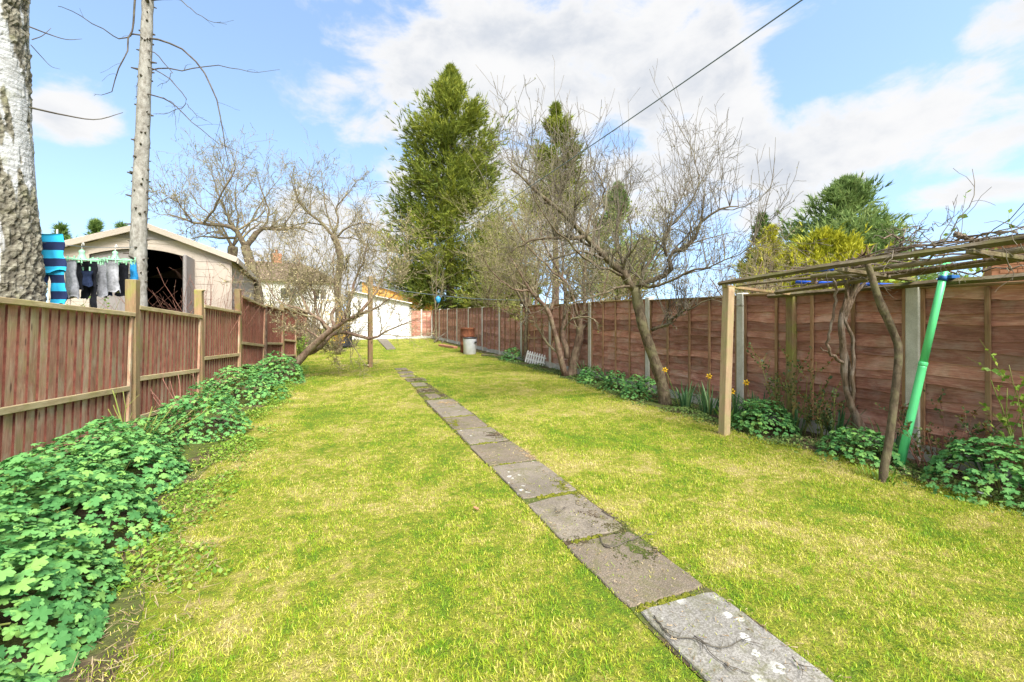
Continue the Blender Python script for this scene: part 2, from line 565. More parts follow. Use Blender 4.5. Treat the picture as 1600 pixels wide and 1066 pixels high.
    MATS['old_timber'] = wood('weathered_batten_wood', [(0.055, 0.040, 0.022), (0.13, 0.098, 0.055), (0.22, 0.175, 0.11)], (9, 9, 60),
                       (0.30, 0.26, 0.19), 0.5, (0.15, 0.155, 0.03), 0.55, rv=0.2)
    MATS['fresh_timber'] = wood('orange_board_wood', [(0.42, 0.19, 0.035), (0.56, 0.28, 0.06), (0.68, 0.38, 0.10)], (1.5, 12, 12),
                       (0.60, 0.36, 0.12), 0.4, rv=0.1)
    # ---- concrete
    m = Mat('concrete', 0.92, 0.2)
    p = m.obj(); n = m.noise(p, 7, 6, 0.65); f = m.noise(p, 140, 2, 0.6)
    c = m.ramp(n, [(0.3, (0.45, 0.43, 0.36)), (0.7, (0.64, 0.62, 0.55))])
    c = m.mix(m.mapr(f, 0.4, 0.6, 0.22, 0.0), c, (0.16, 0.14, 0.11))
    c = m.mix(m.mapr(m.noise(p, 2.2, 4, 0.6), 0.55, 0.75, 0.0, 0.45), c, (0.22, 0.22, 0.11))
    m.color(c).bump(f, 0.35, 0.004)
    MATS['concrete'] = m.m
    # ---- barks
    m = Mat('birch_bark', 0.85, 0.2)
    p = m.obj(False)
    h = m.attr('rnd')              # 0 smooth papery skin, towards 1 thick flaky plates
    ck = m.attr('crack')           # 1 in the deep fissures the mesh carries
    st = m.noise(m.scale(p, (6, 6, 34)), 1.0, 6, 0.7)
    white = m.ramp(st, [(0.30, (0.20, 0.185, 0.16)), (0.42, (0.37, 0.37, 0.36)), (0.6, (0.52, 0.525, 0.525)), (0.75, (0.60, 0.605, 0.61))])
    li = m.noise(m.scale(p, (16, 16, 24)), 1.0, 6, 0.72, 0.5)
    rough_c = m.ramp(li, [(0.28, (0.050, 0.042, 0.032)), (0.44, (0.145, 0.13, 0.095)), (0.58, (0.25, 0.235, 0.18)), (0.76, (0.40, 0.385, 0.33))])
    c = m.mix(m.mapr(m.math('ADD', h, m.math('MULTIPLY', m.math('SUBTRACT', li, 0.5), 0.8)), 0.30, 0.55), white, rough_c)
    c = m.mix(m.mapr(m.noise(p, 5, 4, 0.6), 0.55, 0.70, 0.0, 0.4), c, (0.24, 0.24, 0.12))
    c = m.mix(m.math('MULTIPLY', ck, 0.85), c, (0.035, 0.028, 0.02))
    m.color(c).bump(m.math('ADD', li, st), 1.0, 0.015)
    MATS['birch'] = m.m
    def bark(nm, cols, sc=(20, 20, 6), lichen=(0.30, 0.31, 0.20), la=0.5):
        m = Mat(nm, 0.9, 0.15)
        p = m.obj(False)
        n = m.noise(m.scale(p, sc), 1.0, 6, 0.65, 0.4); l = m.noise(p, 5.5, 5, 0.65, 0.5)
        c = m.ramp(n, [(0.3, cols[0]), (0.5, cols[1]), (0.7, cols[2])])
        c = m.mix(m.math('MULTIPLY', m.mapr(l, 0.45, 0.65), la), c, lichen)
        m.color(c).bump(n, 0.8, 0.012)
        return m.m
    MATS['spruce_bark'] = bark('pale_trunk_bark', [(0.13, 0.115, 0.095), (0.25, 0.235, 0.205), (0.37, 0.355, 0.325)], (26, 26, 14), (0.34, 0.335, 0.30), 0.5)
    MATS['apple_bark'] = bark('apple_bark', [(0.04, 0.029, 0.019), (0.10, 0.075, 0.048), (0.19, 0.15, 0.10)], (26, 26, 12), (0.20, 0.19, 0.095), 0.55)
    MATS['plum_bark'] = bark('reddish_bark', [(0.06, 0.036, 0.025), (0.155, 0.10, 0.07), (0.27, 0.19, 0.135)], (22, 22, 9), (0.31, 0.27, 0.17), 0.45)
    MATS['twig'] = bark('twig_bark', [(0.12, 0.094, 0.058), (0.22, 0.175, 0.11), (0.33, 0.275, 0.18)], (8, 8, 8), (0.28, 0.27, 0.13), 0.5)
    MATS['grey_twig'] = bark('grey_twig_bark', [(0.07, 0.057, 0.042), (0.145, 0.12, 0.09), (0.24, 0.205, 0.155)], (8, 8, 8), (0.23, 0.22, 0.14), 0.4)
    MATS['dark_twig'] = bark('dark_twig_bark', [(0.045, 0.036, 0.028), (0.085, 0.07, 0.056), (0.14, 0.12, 0.1)], (8, 8, 8), (0.14, 0.14, 0.09), 0.3)
    MATS['red_twig'] = bark('red_cane_bark', [(0.14, 0.06, 0.045), (0.25, 0.115, 0.085), (0.35, 0.18, 0.13)], (9, 9, 9), (0.30, 0.19, 0.14), 0.4)
    MATS['vine_bark'] = bark('shaggy_vine_bark', [(0.05, 0.036, 0.026), (0.15, 0.105, 0.072), (0.29, 0.22, 0.16)], (60, 60, 5), (0.30, 0.27, 0.23), 0.45)
    MATS['green_stem'] = bark('green_stem_skin', [(0.10, 0.14, 0.03), (0.18, 0.22, 0.05), (0.26, 0.27, 0.09)], (12, 12, 4), (0.2, 0.12, 0.07), 0.3)
    # ---- leaves
    def leaf(nm, stops, rough=0.5, tr=0.25, spec=0.35, objrnd=False, vein=False):
        m = Mat(nm, rough, spec)
        v = m.attr('rnd')
        if objrnd:
            v = m.math('ADD', m.math('MULTIPLY', v, 0.35), m.math('MULTIPLY', m.rnd(), 0.65))
        v = m.math('ADD', v, m.math('MULTIPLY', m.math('SUBTRACT', m.noise(m.pos(), 2.2, 3, 0.5), 0.5), 0.6))
        c = m.ramp(v, stops)
        m.color(c)
        m.bump(m.noise(m.pos(), 120, 2, 0.5), 0.25, 0.004)
        m.translucent(tr, c)
        return m.m
    ger = [(0.0, (0.048, 0.160, 0.046)), (0.30, (0.098, 0.270, 0.075)), (0.65, (0.165, 0.370, 0.105)), (0.97, (0.24, 0.44, 0.100))]
    MATS['geranium'] = leaf('geranium_leaf', ger, 0.65, 0.30, 0.18)
    MATS['geranium_leaf'] = leaf('geranium_single_leaf', ger, 0.65, 0.30, 0.18, objrnd=True)
    MATS['strap'] = leaf('strap_leaf', [(0.1, (0.035, 0.10, 0.035)), (0.5, (0.075, 0.175, 0.070)), (0.9, (0.16, 0.26, 0.09))], 0.4, 0.2)
    MATS['lime'] = leaf('lime_leaf', [(0.1, (0.10, 0.21, 0.02)), (0.5, (0.18, 0.31, 0.03)), (0.9, (0.30, 0.40, 0.06))], 0.5, 0.3)
    MATS['rose_leaf'] = leaf('rose_leaf', [(0.1, (0.05, 0.09, 0.03)), (0.5, (0.10, 0.15, 0.045)), (0.75, (0.17, 0.17, 0.05)), (0.95, (0.24, 0.09, 0.04))], 0.5, 0.25)
    MATS['bud'] = leaf('bud', [(0.1, (0.30, 0.27, 0.11)), (0.5, (0.45, 0.38, 0.17)), (0.9, (0.60, 0.50, 0.30))], 0.6, 0.2)
    MATS['fleck'] = leaf('young_leaf', [(0.1, (0.14, 0.16, 0.03)), (0.5, (0.24, 0.25, 0.05)), (0.9, (0.34, 0.32, 0.10))], 0.6, 0.3)
    MATS['cypress'] = leaf('cypress_foliage', [(0.05, (0.060, 0.090, 0.018)), (0.35, (0.145, 0.185, 0.030)), (0.65, (0.24, 0.275, 0.040)), (0.95, (0.36, 0.37, 0.058))], 0.7, 0.25, 0.15)
    MATS['cypress_green'] = leaf('green_cypress_foliage', [(0.05, (0.08, 0.135, 0.04)), (0.4, (0.185, 0.275, 0.085)), (0.95, (0.33, 0.40, 0.14))], 0.7, 0.30, 0.15)
    MATS['golden'] = leaf('golden_foliage', [(0.05, (0.13, 0.16, 0.015)), (0.35, (0.33, 0.34, 0.022)), (0.95, (0.58, 0.54, 0.04))], 0.6, 0.2, 0.2)
    MATS['hedge'] = leaf('hedge_foliage', [(0.05, (0.05, 0.10, 0.025)), (0.5, (0.12, 0.20, 0.05)), (0.95, (0.23, 0.31, 0.08))], 0.6, 0.2, 0.2)
    MATS['thatch'] = leaf('dry_stalk', [(0.1, (0.16, 0.11, 0.06)), (0.5, (0.28, 0.20, 0.11)), (0.9, (0.42, 0.33, 0.20))], 0.8, 0.1, 0.1)
    MATS['petal'] = leaf('daffodil_petal', [(0.1, (0.62, 0.34, 0.01)), (0.9, (0.80, 0.50, 0.02))], 0.5, 0.25)
    # ---- man-made
    MATS['shed_panel'] = plain('tan_plastic', (0.52, 0.45, 0.37), 0.6, 0.3, 0.06, 30, 0.08)
    MATS['shed_trim'] = plain('tan_trim_plastic', (0.48, 0.41, 0.335), 0.55, 0.3, 0.06, 30, 0.08)
    MATS['shed_roof'] = plain('grey_roof_plastic', (0.45, 0.43, 0.395), 0.65, 0.3, 0.08, 12, 0.1)
    MATS['shed_door'] = plain('taupe_plastic', (0.30, 0.27, 0.255), 0.6, 0.3, 0.08, 20, 0.1)
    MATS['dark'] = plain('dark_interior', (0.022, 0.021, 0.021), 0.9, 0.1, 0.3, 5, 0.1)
    MATS['white_wall'] = plain('white_painted_boards', (0.80, 0.80, 0.79), 0.6, 0.3, 0.04, 4, 0.05)
    MATS['white_paint'] = plain('white_paint', (0.74, 0.73, 0.69), 0.6, 0.3, 0.12, 18, 0.15)
    MATS['render'] = plain('pale_house_wall', (0.66, 0.64, 0.60), 0.85, 0.2, 0.06, 3, 0.1)
    MATS['slate'] = plain('grey_roof_tiles', (0.20, 0.205, 0.225), 0.75, 0.3, 0.18, 5, 0.2)
    MATS['brown_tile'] = plain('brown_roof_tiles', (0.225, 0.165, 0.12), 0.8, 0.2, 0.2, 5, 0.2)
    MATS['brick'] = plain('orange_brick', (0.40, 0.185, 0.105), 0.85, 0.2, 0.18, 14, 0.2)
    MATS['glass'] = plain('window_glass', (0.05, 0.06, 0.075), 0.08, 0.6, 0.1, 2, 0.0)
    MATS['green_plastic'] = plain('bright_green_plastic', (0.13, 0.70, 0.27), 0.35, 0.45, 0.10, 3, 0.03)
    MATS['blue_plastic'] = plain('blue_plastic', (0.018, 0.095, 0.55), 0.35, 0.45, 0.10, 6, 0.03)
    MATS['blue_strap'] = plain('blue_strap', (0.012, 0.085, 0.26), 0.6, 0.3, 0.2, 20, 0.1)
    MATS['mint'] = plain('mint_plastic', (0.27, 0.56, 0.34), 0.4, 0.4, 0.08, 20, 0.03)
    MATS['black_plastic'] = plain('black_plastic', (0.02, 0.021, 0.024), 0.45, 0.4, 0.2, 8, 0.05)
    MATS['wire'] = plain('line_plastic', (0.11, 0.145, 0.17), 0.5, 0.3, 0.1, 8, 0.0)
    m = Mat('rusty_steel', 0.85, 0.3)
    n = m.noise(m.obj(), 6, 6, 0.65, 0.4)
    m.color(m.ramp(n, [(0.3, (0.07, 0.025, 0.014)), (0.55, (0.18, 0.062, 0.028)), (0.75, (0.30, 0.12, 0.05))])).bump(n, 0.5, 0.01)
    MATS['rust'] = m.m
    m = Mat('galvanised_steel', 0.45, 0.5)
    n = m.noise(m.obj(), 5, 5, 0.6)
    m.color(m.ramp(n, [(0.3, (0.46, 0.48, 0.50)), (0.7, (0.62, 0.63, 0.65))])).bump(n, 0.1, 0.01)
    m.b.inputs['Metallic'].default_value = 0.25
    MATS['zinc'] = m.m
    m = Mat('striped_cloth', 0.9, 0.15)
    p = m.obj(False)
    sp = m.node('ShaderNodeSeparateXYZ'); m.lk(p, sp.inputs[0])
    w = m.math('FRACT', m.math('MULTIPLY', sp.outputs[2], 1 / 0.172))
    m.color(m.mix(m.math('GREATER_THAN', w, 0.5), (0.018, 0.030, 0.085), (0.035, 0.43, 0.72)))
    m.bump(m.noise(p, 160, 3, 0.6), 0.2, 0.003)
    MATS['striped'] = m.m
    for nm, col in (('cloth_grey', (0.20, 0.205, 0.22)), ('cloth_black', (0.012, 0.013, 0.017)), ('cloth_blue', (0.025, 0.22, 0.48)),
                    ('cloth_navy', (0.020, 0.030, 0.065)), ('cloth_light', (0.30, 0.305, 0.32))):
        MATS[nm] = plain(nm, col, 0.95, 0.1, 0.3, 40, 0.2)
mk_materials()

# ================================================================== SETTING
def hgt(x, y):
    return 0.014 * fbm(x, y, 0.7, 3.3)

def ground_sheet():
    xs = np.concatenate((np.array([-1500, -300, -80, -30, -12]), np.arange(-7, 9.01, 0.4), np.array([13, 30, 80, 300, 1500])))
    ys = np.concatenate((np.array([-600, -60, -12]), np.arange(-5, 28.01, 0.4), np.array([34, 50, 90, 300, 2500])))
    V = np.array([(x, y, hgt(x, y) if -7 <= x <= 9 and -5 <= y <= 28 else 0.0) for y in ys for x in xs])
    nx = len(xs)
    F = np.array([(j * nx + i, j * nx + i + 1, (j + 1) * nx + i + 1, (j + 1) * nx + i) for j in range(len(ys) - 1) for i in range(nx - 1)])
    link('lawn', raw_mesh('lawn', V, F, True), MATS['turf'], kind='structure')
ground_sheet()

# fence lines
LF_P = R(205, 0, 4.96)[:2]                       # left fence: second post in view, then the line's direction
LF_A = math.atan(-200 / FPX) + YAW
LF_D = np.array((math.sin(LF_A), math.cos(LF_A)))
def lf(t):
    return LF_P + LF_D * t
def lf_x(y):
    return LF_P[0] + (y - LF_P[1]) * LF_D[0] / LF_D[1]
RF_X = 5.10
RF_Y0, RF_STEP = 2.51, 1.93

def bed(name, left_edge, right_edge, ys, z=0.010):
    """soil strip with a wandering edge"""
    V, F = [], []
    n = 7
    for j, y in enumerate(ys):
        a, b = left_edge(y), right_edge(y)
        for i in range(n):
            x = a + (b - a) * i / (n - 1)
            V.append((x, y, hgt(x, y) + z + (0.02 * fbm(x, y, 5.0, 9.0) if 0 < i < n - 1 else -0.006)))
    for j in range(len(ys) - 1):
        for i in range(n - 1):
            F.append((j * n + i, j * n + i + 1, (j + 1) * n + i + 1, (j + 1) * n + i))
    link(name, raw_mesh(name, np.array(V), F, True), MATS['soil'], kind='structure')
def left_bed_edge(y):
    return np.interp(y, [0, 2.3, 3.1, 4.7, 5.6, 6.6, 8.0, 9.2, 10.6, 12.5, 15], [-.60, -.80, -1.00, -1.10, -1.02, -1.15, -.95, -1.1, -.78, -.95, -1.0]) + 0.06 * fbm(y, 1.0, 1.6)
def right_bed_edge(y):
    return np.interp(y, [0, 1.7, 2.6, 3.4, 4.6, 5.6, 7.5, 9, 12, 16, 25], [4.50, 4.45, 4.48, 4.30, 4.34, 4.32, 4.5, 4.55, 4.55, 4.7, 4.8]) + 0.06 * fbm(y, 5.0, 1.6)
bed('left_bed', lambda y: lf_x(y) - .05, left_bed_edge, np.arange(-1, 16.1, 0.2))
bed('right_bed', right_bed_edge, lambda y: RF_X + .04, np.arange(-1, 25.6, 0.2))

# ------------------------------------------------------------------ path of slabs
PATH_X0, PATH_X1 = 1.255, 1.705
path_base_v = []
ys = np.arange(-0.6, 11.4, 0.2)
for y in ys:
    w = 0.005 if y < 6.5 else max(-0.16, 0.03 - 0.045 * (y - 6.5))
    path_base_v += [(PATH_X0 - w + .03 * fbm(y, 0, 3), y, hgt(1.48, y) + .008), (PATH_X1 + w + .03 * fbm(y, 9, 3), y, hgt(1.48, y) + .008)]
path = link('garden_path', raw_mesh('garden_path', path_base_v, [(2 * i, 2 * i + 1, 2 * i + 3, 2 * i + 2) for i in range(len(ys) - 1)]),
            MATS['soil'], kind='structure')
joints = [0.38, 1.03, 1.68, 2.33, 2.97, 3.72, 4.42, 5.08, 5.73, 6.36, 6.98, 7.62, 8.26, 8.90, 9.55, 10.2, 10.85, 11.5]
SLABS = []
rs = random.Random(4)
for i in range(len(joints) - 1):
    y0, y1 = joints[i] + .016, joints[i + 1] - .016
    x0, x1 = PATH_X0 + rs.uniform(-.015, .012), PATH_X1 + rs.uniform(-.012, .015)
    if i > 9:                       # the far slabs are half grown over
        x0 += rs.uniform(0, .12); x1 -= rs.uniform(0, .16); y0 += rs.uniform(0, .22)
    cx, cy = (x0 + x1) / 2, (y0 + y1) / 2
    n = 7
    ring = []
    for (ax, ay, bx, by) in ((x0, y0, x1, y0), (x1, y0, x1, y1), (x1, y1, x0, y1), (x0, y1, x0, y0)):
        for k in range(n):
            t = k / n
            c = 0.012 if k == 0 else 0.0
            px, py = ax + (bx - ax) * t, ay + (by - ay) * t
            nx_, ny_ = cx - px, cy - py
            q = (c + rs.uniform(0, .006)) / math.hypot(nx_, ny_)
            ring.append((px + nx_ * q - cx, py + ny_ * q - cy))
    m = len(ring)
    tz = .020 if i < 10 else .016
    V = [(a, b, 0) for a, b in ring] + [(a, b, tz - .006) for a, b in ring] + [(a * .982, b * .985, tz) for a, b in ring]
    F = [(k, (k + 1) % m, m + (k + 1) % m, m + k) for k in range(m)] + [(m + k, m + (k + 1) % m, 2 * m + (k + 1) % m, 2 * m + k) for k in range(m)] + [tuple(range(2 * m, 3 * m))]
    kind = 'slab_lichen' if i == 1 else 'slab_smooth' if i in (0, 1, 3, 4, 6, 8, 9, 12) else 'slab_gravel'
    s_ = link('slab', raw_mesh('slab', V, F), MATS[kind], path, loc=(cx, cy, hgt(cx, cy) - .004), rot=(rs.uniform(-.012, .012), rs.uniform(-.012, .012), rs.uniform(-.018, .018)))
    if i == 1:
        s_['label'] = 'smooth grey paving slab spotted with white lichen'
    SLABS.append((x0, x1, y0, y1))
# moss cushions in the joints
mb = MB()
for i, y in enumerate(joints[1:-1]):
    cover = rs.uniform(.35, 1.0)
    x = PATH_X0 + rs.uniform(0, .12)
    while x < PATH_X0 + .45 * cover + .05:
        r = rs.uniform(.005, .020)
        c = (x, y + rs.gauss(0, .012), hgt(x, y) + .010)
        prof = [(r * 1.0, -.01), (r * .95, r * .2), (r * .6, r * .45), (r * .15, r * .55)]
        mb.lathe(prof, c, 6)
        x += r * rs.uniform(.3, .9)
mb.build('moss', MATS['moss'], path, True, kind='stuff')
# grit and thatch crumbs strewn along the joints and edges
mb = MB()
for i in range(1500):
    y = 0.4 + 8 * rs.random() ** 1.6
    x = rs.uniform(PATH_X0 - .03, PATH_X1 + .05)
    if rs.random() < .6:
        x = PATH_X1 - abs(rs.gauss(0, .07)) + .03 if rs.random() < .7 else PATH_X0 + abs(rs.gauss(0, .05))
    a = rs.uniform(0, 6.28); L = rs.uniform(.006, .030); w = rs.uniform(.0006, .0018)
    d = np.array((math.cos(a), math.sin(a), 0)); q = np.array((-d[1], d[0], 0)) * w
    p = np.array((x, y, hgt(x, y) + .0235 + rs.uniform(0, .006)))
    mb.add([p - q, p + q, p + d * L + q * .5 + (0, 0, rs.uniform(0, .006)), p + d * L - q * .5], [(0, 1, 2, 3)], rs.random())
mb.build('thatch_crumbs', MATS['thatch'], path, kind='stuff')

# earth washed over the edges of some slabs
for k, (cx, cy, rx_, ry_) in enumerate(((1.64, 2.45, .12, .26), (1.60, 2.10, .14, .12), (1.66, 3.05, .08, .20), (1.68, 3.9, .07, .18), (1.62, 4.7, .10, .16), (1.35, 2.32, .10, .05), (1.33, 5.4, .08, .2), (1.55, 6.7, .16, .2), (1.45, 7.9, .18, .25), (1.5, 9.2, .18, .3))):
    cm_ = MB()
    for i in range(int(5200 * rx_ * ry_ / .03 * .35)):
        x, y = cx + rs.gauss(0, rx_ * .5), cy + rs.gauss(0, ry_ * .5)
        if mnoise.noise(Vector((x * 14, y * 14, k))) < -.05 or x > PATH_X1 + .03 or x < PATH_X0 - .03:
            continue
        s_ = rs.uniform(.0025, .008); a = rs.uniform(0, 6.28)
        c_, q_ = math.cos(a) * s_, math.sin(a) * s_
        z = hgt(x, y) + .0165 + rs.uniform(0, .004)
        cm_.add([(x - c_, y - q_, z), (x + q_ * .7, y - c_ * .7, z), (x + c_, y + q_, z), (x - q_ * .6, y + c_ * .8, z), (x, y, z + s_ * .6)], [(0, 1, 4), (1, 2, 4), (2, 3, 4), (3, 0, 4)], rs.random())
    cm_.build('soil_crumbs', (MATS['soil'], MATS['soil'], MATS['moss'], MATS['thatch'])[k % 4], path, kind='stuff')
# concrete strip by the white shed
p = [G(588, 529.5), G(603, 529.5), G(618, 546), G(604, 547)]
pm = MB()
pm.add([(a[0], a[1], hgt(a[0], a[1]) + .045) for a in p] + [(a[0], a[1], -.02) for a in p], [(0, 1, 2, 3)[::-1], (0, 4, 5, 1), (1, 5, 6, 2), (2, 6, 7, 3), (3, 7, 4, 0)])
pm.build('concrete_path', MATS['slab_smooth'], kind='structure')

# ------------------------------------------------------------------ left fence: close-boarded panels stepping along
left_fence = empty('paling_fence', (LF_P[0], LF_P[1], 0), -LF_A + math.pi / 2,
                   'weathered reddish close-boarded paling fence along the leafy bed', 'fence')
# local x runs along the fence away from the camera, local y points to the neighbour, -y to the lawn
STEP_L = 1.9
def board_mesh(L, w, seed):
    r_ = random.Random(seed)
    n = 4
    V, F = [], []
    ph = r_.uniform(0, 6)
    for k in range(n + 1):
        z = L * k / n
        j = .0012 * math.sin(ph + k)
        t_ = .0205 + .0015 * math.sin(ph * 2 + k * 1.3)
        # feather-edge section: the thick sawn edge laps over the thin edge of the board before it
        V += [(j, .006, z), (w * .5, 0.002, z), (w, .0, z), (w + j, .009, z), (w * .5, t_ - .004, z), (j, t_ + .005, z)]
    V = [(x, -y, z) for (x, y, z) in V]
    for k in range(n):
        for i in range(6):
            a, b = 6 * k + i, 6 * k + (i + 1) % 6
            F.append((a, b, b + 6, a + 6))
    F.append((5, 4, 3, 2, 1, 0)); F.append(tuple(6 * n + i for i in range(6)))
    me = raw_mesh('board', V, F)
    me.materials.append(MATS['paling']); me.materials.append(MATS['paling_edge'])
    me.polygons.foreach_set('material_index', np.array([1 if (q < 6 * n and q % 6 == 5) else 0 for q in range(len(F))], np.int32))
    return me
_bcache = {}
rl = random.Random(11)
OFF = {-1: -.10}
panels = [(-2, 1.56, 1.46), (-1, 1.50, 1.39), (0, 1.47, 1.355), (1, 1.52, 1.43), (2, 1.75, 1.57), (3, 1.62, 1.50), (4, 1.60, 1.46), (5, 1.58, 1.48)]
for k, za, zb in panels:
    x0 = k * STEP_L + .055 + OFF.get(k, 0)
    W = STEP_L - .11 - OFF.get(k, 0) + OFF.get(k + 1, 0)
    tilt = math.atan2(za - zb, W)
    H = 1.36 if k < 2 else 1.46
    # panel frame: origin at the top-near corner; boards hang down along local -z
    pan = empty('panel', (0, 0, 0)); pan.parent = left_fence; pan.location = (x0, 0, za); pan.rotation_euler = (0, tilt, 0)
    for xs_ in (.002, W - .040):
        MB().box((xs_, -.052, -H + .02), (xs_ + .038, -.024, -.056), .003).build('stud', MATS['paling'], pan)
    rails = [(-.046, 0.0, .042), (-(H - .50), -(H - .555), .034)] + ([(-(H - .06), -(H - .11), .034)])
    for (a, b, d) in rails:
        lo, hi = min(a, b), max(a, b)
        MB().box((-.012 if hi > -.02 else .042, -.024 - d, lo), (W + (.012 if hi > -.02 else -.042), -.0245, hi), .004).build('rail', MATS['rail'], pan)
    # back rail on the neighbour's side
    MB().box((0, .001, -.35), (W, .030, -.30), .004).build('rail', MATS['rail'], pan)
    nb = 17 if k < 2 else 19
    w = W / nb
    for i in range(nb):
        key = (round(W, 3), k < 2, i % 5)
        if key not in _bcache:
            _bcache[key] = board_mesh(H - .004, w + .014, 50 + i)
        link('board', _bcache[key], MATS['paling'], pan, loc=(i * w, rl.uniform(-.0018, .0018) + (i % 2) * .0006, -H - .006 + rl.uniform(-.004, .002)),
             rot=(0, rl.uniform(-.003, .003), 0))
tops = {-1: 1.80, 0: 1.76, 1: 1.73, 2: 1.84, 3: 1.58, 4: 1.62, 5: 1.6, 6: 1.6}
for k, zt in tops.items():
    MB().box((k * STEP_L + OFF.get(k, 0) - .05, -.062, -.1), (k * STEP_L + OFF.get(k, 0) + .05, .04, zt), .006).build('post', MATS['post'] if k != 3 else MATS['plum_bark'], left_fence, rot=(rl.uniform(-.01, .01), rl.uniform(-.008, .008), 0))
for k in (1, 2):
    MB().box((k * STEP_L - .056, -.068, tops[k] + .001), (k * STEP_L + .056, .046, tops[k] + .022), .005).build('post_cap', MATS['rail'], left_fence)

# ------------------------------------------------------------------ right fence: waney lap panels between concrete posts
right_fence = empty('lap_fence', (RF_X, RF_Y0, 0), 0, 'dark red-brown waney lap fence with concrete posts along the daffodil bed', 'fence')
NB = 13
PH = 1.46
def waney_mesh(W, h, seed):
    r_ = random.Random(seed)
    n = 12
    ph = [r_.uniform(0, 6.28) for _ in range(3)]
    V, F = [], []
    for k in range(n + 1):
        t = k / n
        y = W * t
        e = .014 * math.sin(t * 5 + ph[0]) + .009 * math.sin(t * 11 + ph[1]) + .004 * math.sin(t * 23 + ph[2]) + r_.uniform(-.002, .002)
        bow = .003 * math.sin(t * 7 + ph[2])
        # bottom edge stands proud of the board below; x negative is towards the lawn
        V += [(-.0245 - bow, y, e), (-.010 - bow, y, e - .002), (0.0, y, h), (-.0085 - bow * .5, y, h)]
    for k in range(n):
        for i in range(4):
            a, b = 4 * k + i, 4 * k + (i + 1) % 4
            F.append((a, b, b + 4, a + 4))
    F.append((3, 2, 1, 0)); F.append(tuple(4 * n + i for i in range(4)))
    return raw_mesh('board', V, F)
_w = {}
rf = random.Random(21)
posts_y = [RF_Y0 + RF_STEP * k for k in range(-2, 13)]
for j in range(len(posts_y) - 1):
    ya, yb = posts_y[j] + .055 - RF_Y0, posts_y[j + 1] - .055 - RF_Y0
    W = yb - ya
    z0 = .15
    drop = {1: .0, 2: .02, 3: -.01, 4: .03, 5: .0, 6: .04, 7: .03}.get(j, .03) + .0
    ztop = z0 + PH + drop * .5
    pan = empty('panel', (0, ya, 0)); pan.parent = right_fence
    for y_ in (0, W - .034):
        MB().box((-.045, y_, z0), (-.0225, y_ + .034, ztop - .002), .003).build('batten', MATS['batten'], pan)
    if j == 6:
        pan.rotation_euler = (RAD(-1.4), 0, 0)
    for q in (.26, .5, .75):
        y = W * q + rf.uniform(-.02, .02)
        MB().box((-.046, y - .018, z0 + .005), (-.0225, y + .018, ztop - .004), .003).build('batten', MATS['batten'], pan, rot=(rf.uniform(-.006, .006), 0, 0))
    MB().box((-.052, -.004, ztop), (.018, W + .004, ztop + .024), .004).build('cap_rail', MATS['cap'], pan)
    pitch = (ztop - z0) / NB
    for i in range(NB):
        key = (i * 3 + j * 5) % 7
        if key not in _w:
            _w[key] = waney_mesh(W, pitch + .028, 300 + key)
        z = z0 + i * pitch - (.004 if i else .010)
        link('board', _w[key], MATS['waney'], pan, loc=(rf.uniform(-.0015, .0015), 0, z + rf.uniform(-.004, .004)))
    MB().box((-.022, ya - .01, -.05), (.024, yb + .01, z0 + .002), .004).build('gravel_board', MATS['concrete'], right_fence)
for j, y in enumerate(posts_y):
    h = 1.66 + .02 * math.sin(j * 2.1)
    pm = MB()
    pm.box((-.060, y - RF_Y0 - .058, -.1), (.055, y - RF_Y0 + .058, h), .012)
    pm.build('concrete_post', MATS['concrete'], right_fence)

# end fence, two bays between the corner and the white shed
BF_Y = posts_y[-1] + .02
end_fence = empty('end_fence', (3.74, BF_Y, 0), 0, 'short run of lap fence at the far end beside the white shed', 'fence')
xa, xb = 0.06, RF_X - 3.74 - .06
for k in range(2):
    a = xa + (xb - xa) * k / 2 + .04; b = xa + (xb - xa) * (k + 1) / 2 - .04
    W = b - a
    pan = empty('panel', (a, 0, 0)); pan.parent = end_fence
    for x_ in (0, W - .03):
        MB().box((x_, -.045, .15), (x_ + .03, -.022, 1.60), .003).build('batten', MATS['batten'], pan)
    MB().box((W / 2 - .016, -.046, .155), (W / 2 + .016, -.0225, 1.595), .003).build('batten', MATS['batten'], pan)
    MB().box((0, -.05, 1.60), (W, .02, 1.625), .003).build('cap_rail', MATS['cap'], pan)
    me = waney_mesh(W, 1.45 / NB + .028, 900 + k)
    for i in range(NB):
        link('board', me, MATS['waney'], pan, loc=(W, 0, .15 + i * 1.45 / NB), rot=(0, 0, RAD(90)))
    MB().box((a - .01, -.02, -.05), (b + .01, .02, .14), .004).build('gravel_board', MATS['concrete'], end_fence)
for k in (0, 1):
    x = xa + (xb - xa) * k / 2
    MB().box((x - .045, -.055, -.1), (x + .045, .045, 1.68), .01).build('concrete_post', MATS['concrete'], end_fence)

# ------------------------------------------------------------------ tan plastic shed beyond the left fence
SC = R(362, 0, 9.0)
sa = math.atan(-340 / FPX) + YAW
shed = empty('plastic_shed', (SC[0], SC[1], 0), -sa, 'tan plastic shed with a shallow gable roof and one door open', 'shed')
W_, EV, RG, LEN, FL = 2.75, 2.50, 3.03, 5.6, 0.32
# local: x = 0 right corner ... -W left corner ; y into the shed
def arch(x):
    t = (x + 1.43) / 0.77
    return 2.63 - .15 * t * t
wm = MB()
d0, d1 = -2.2, -.66
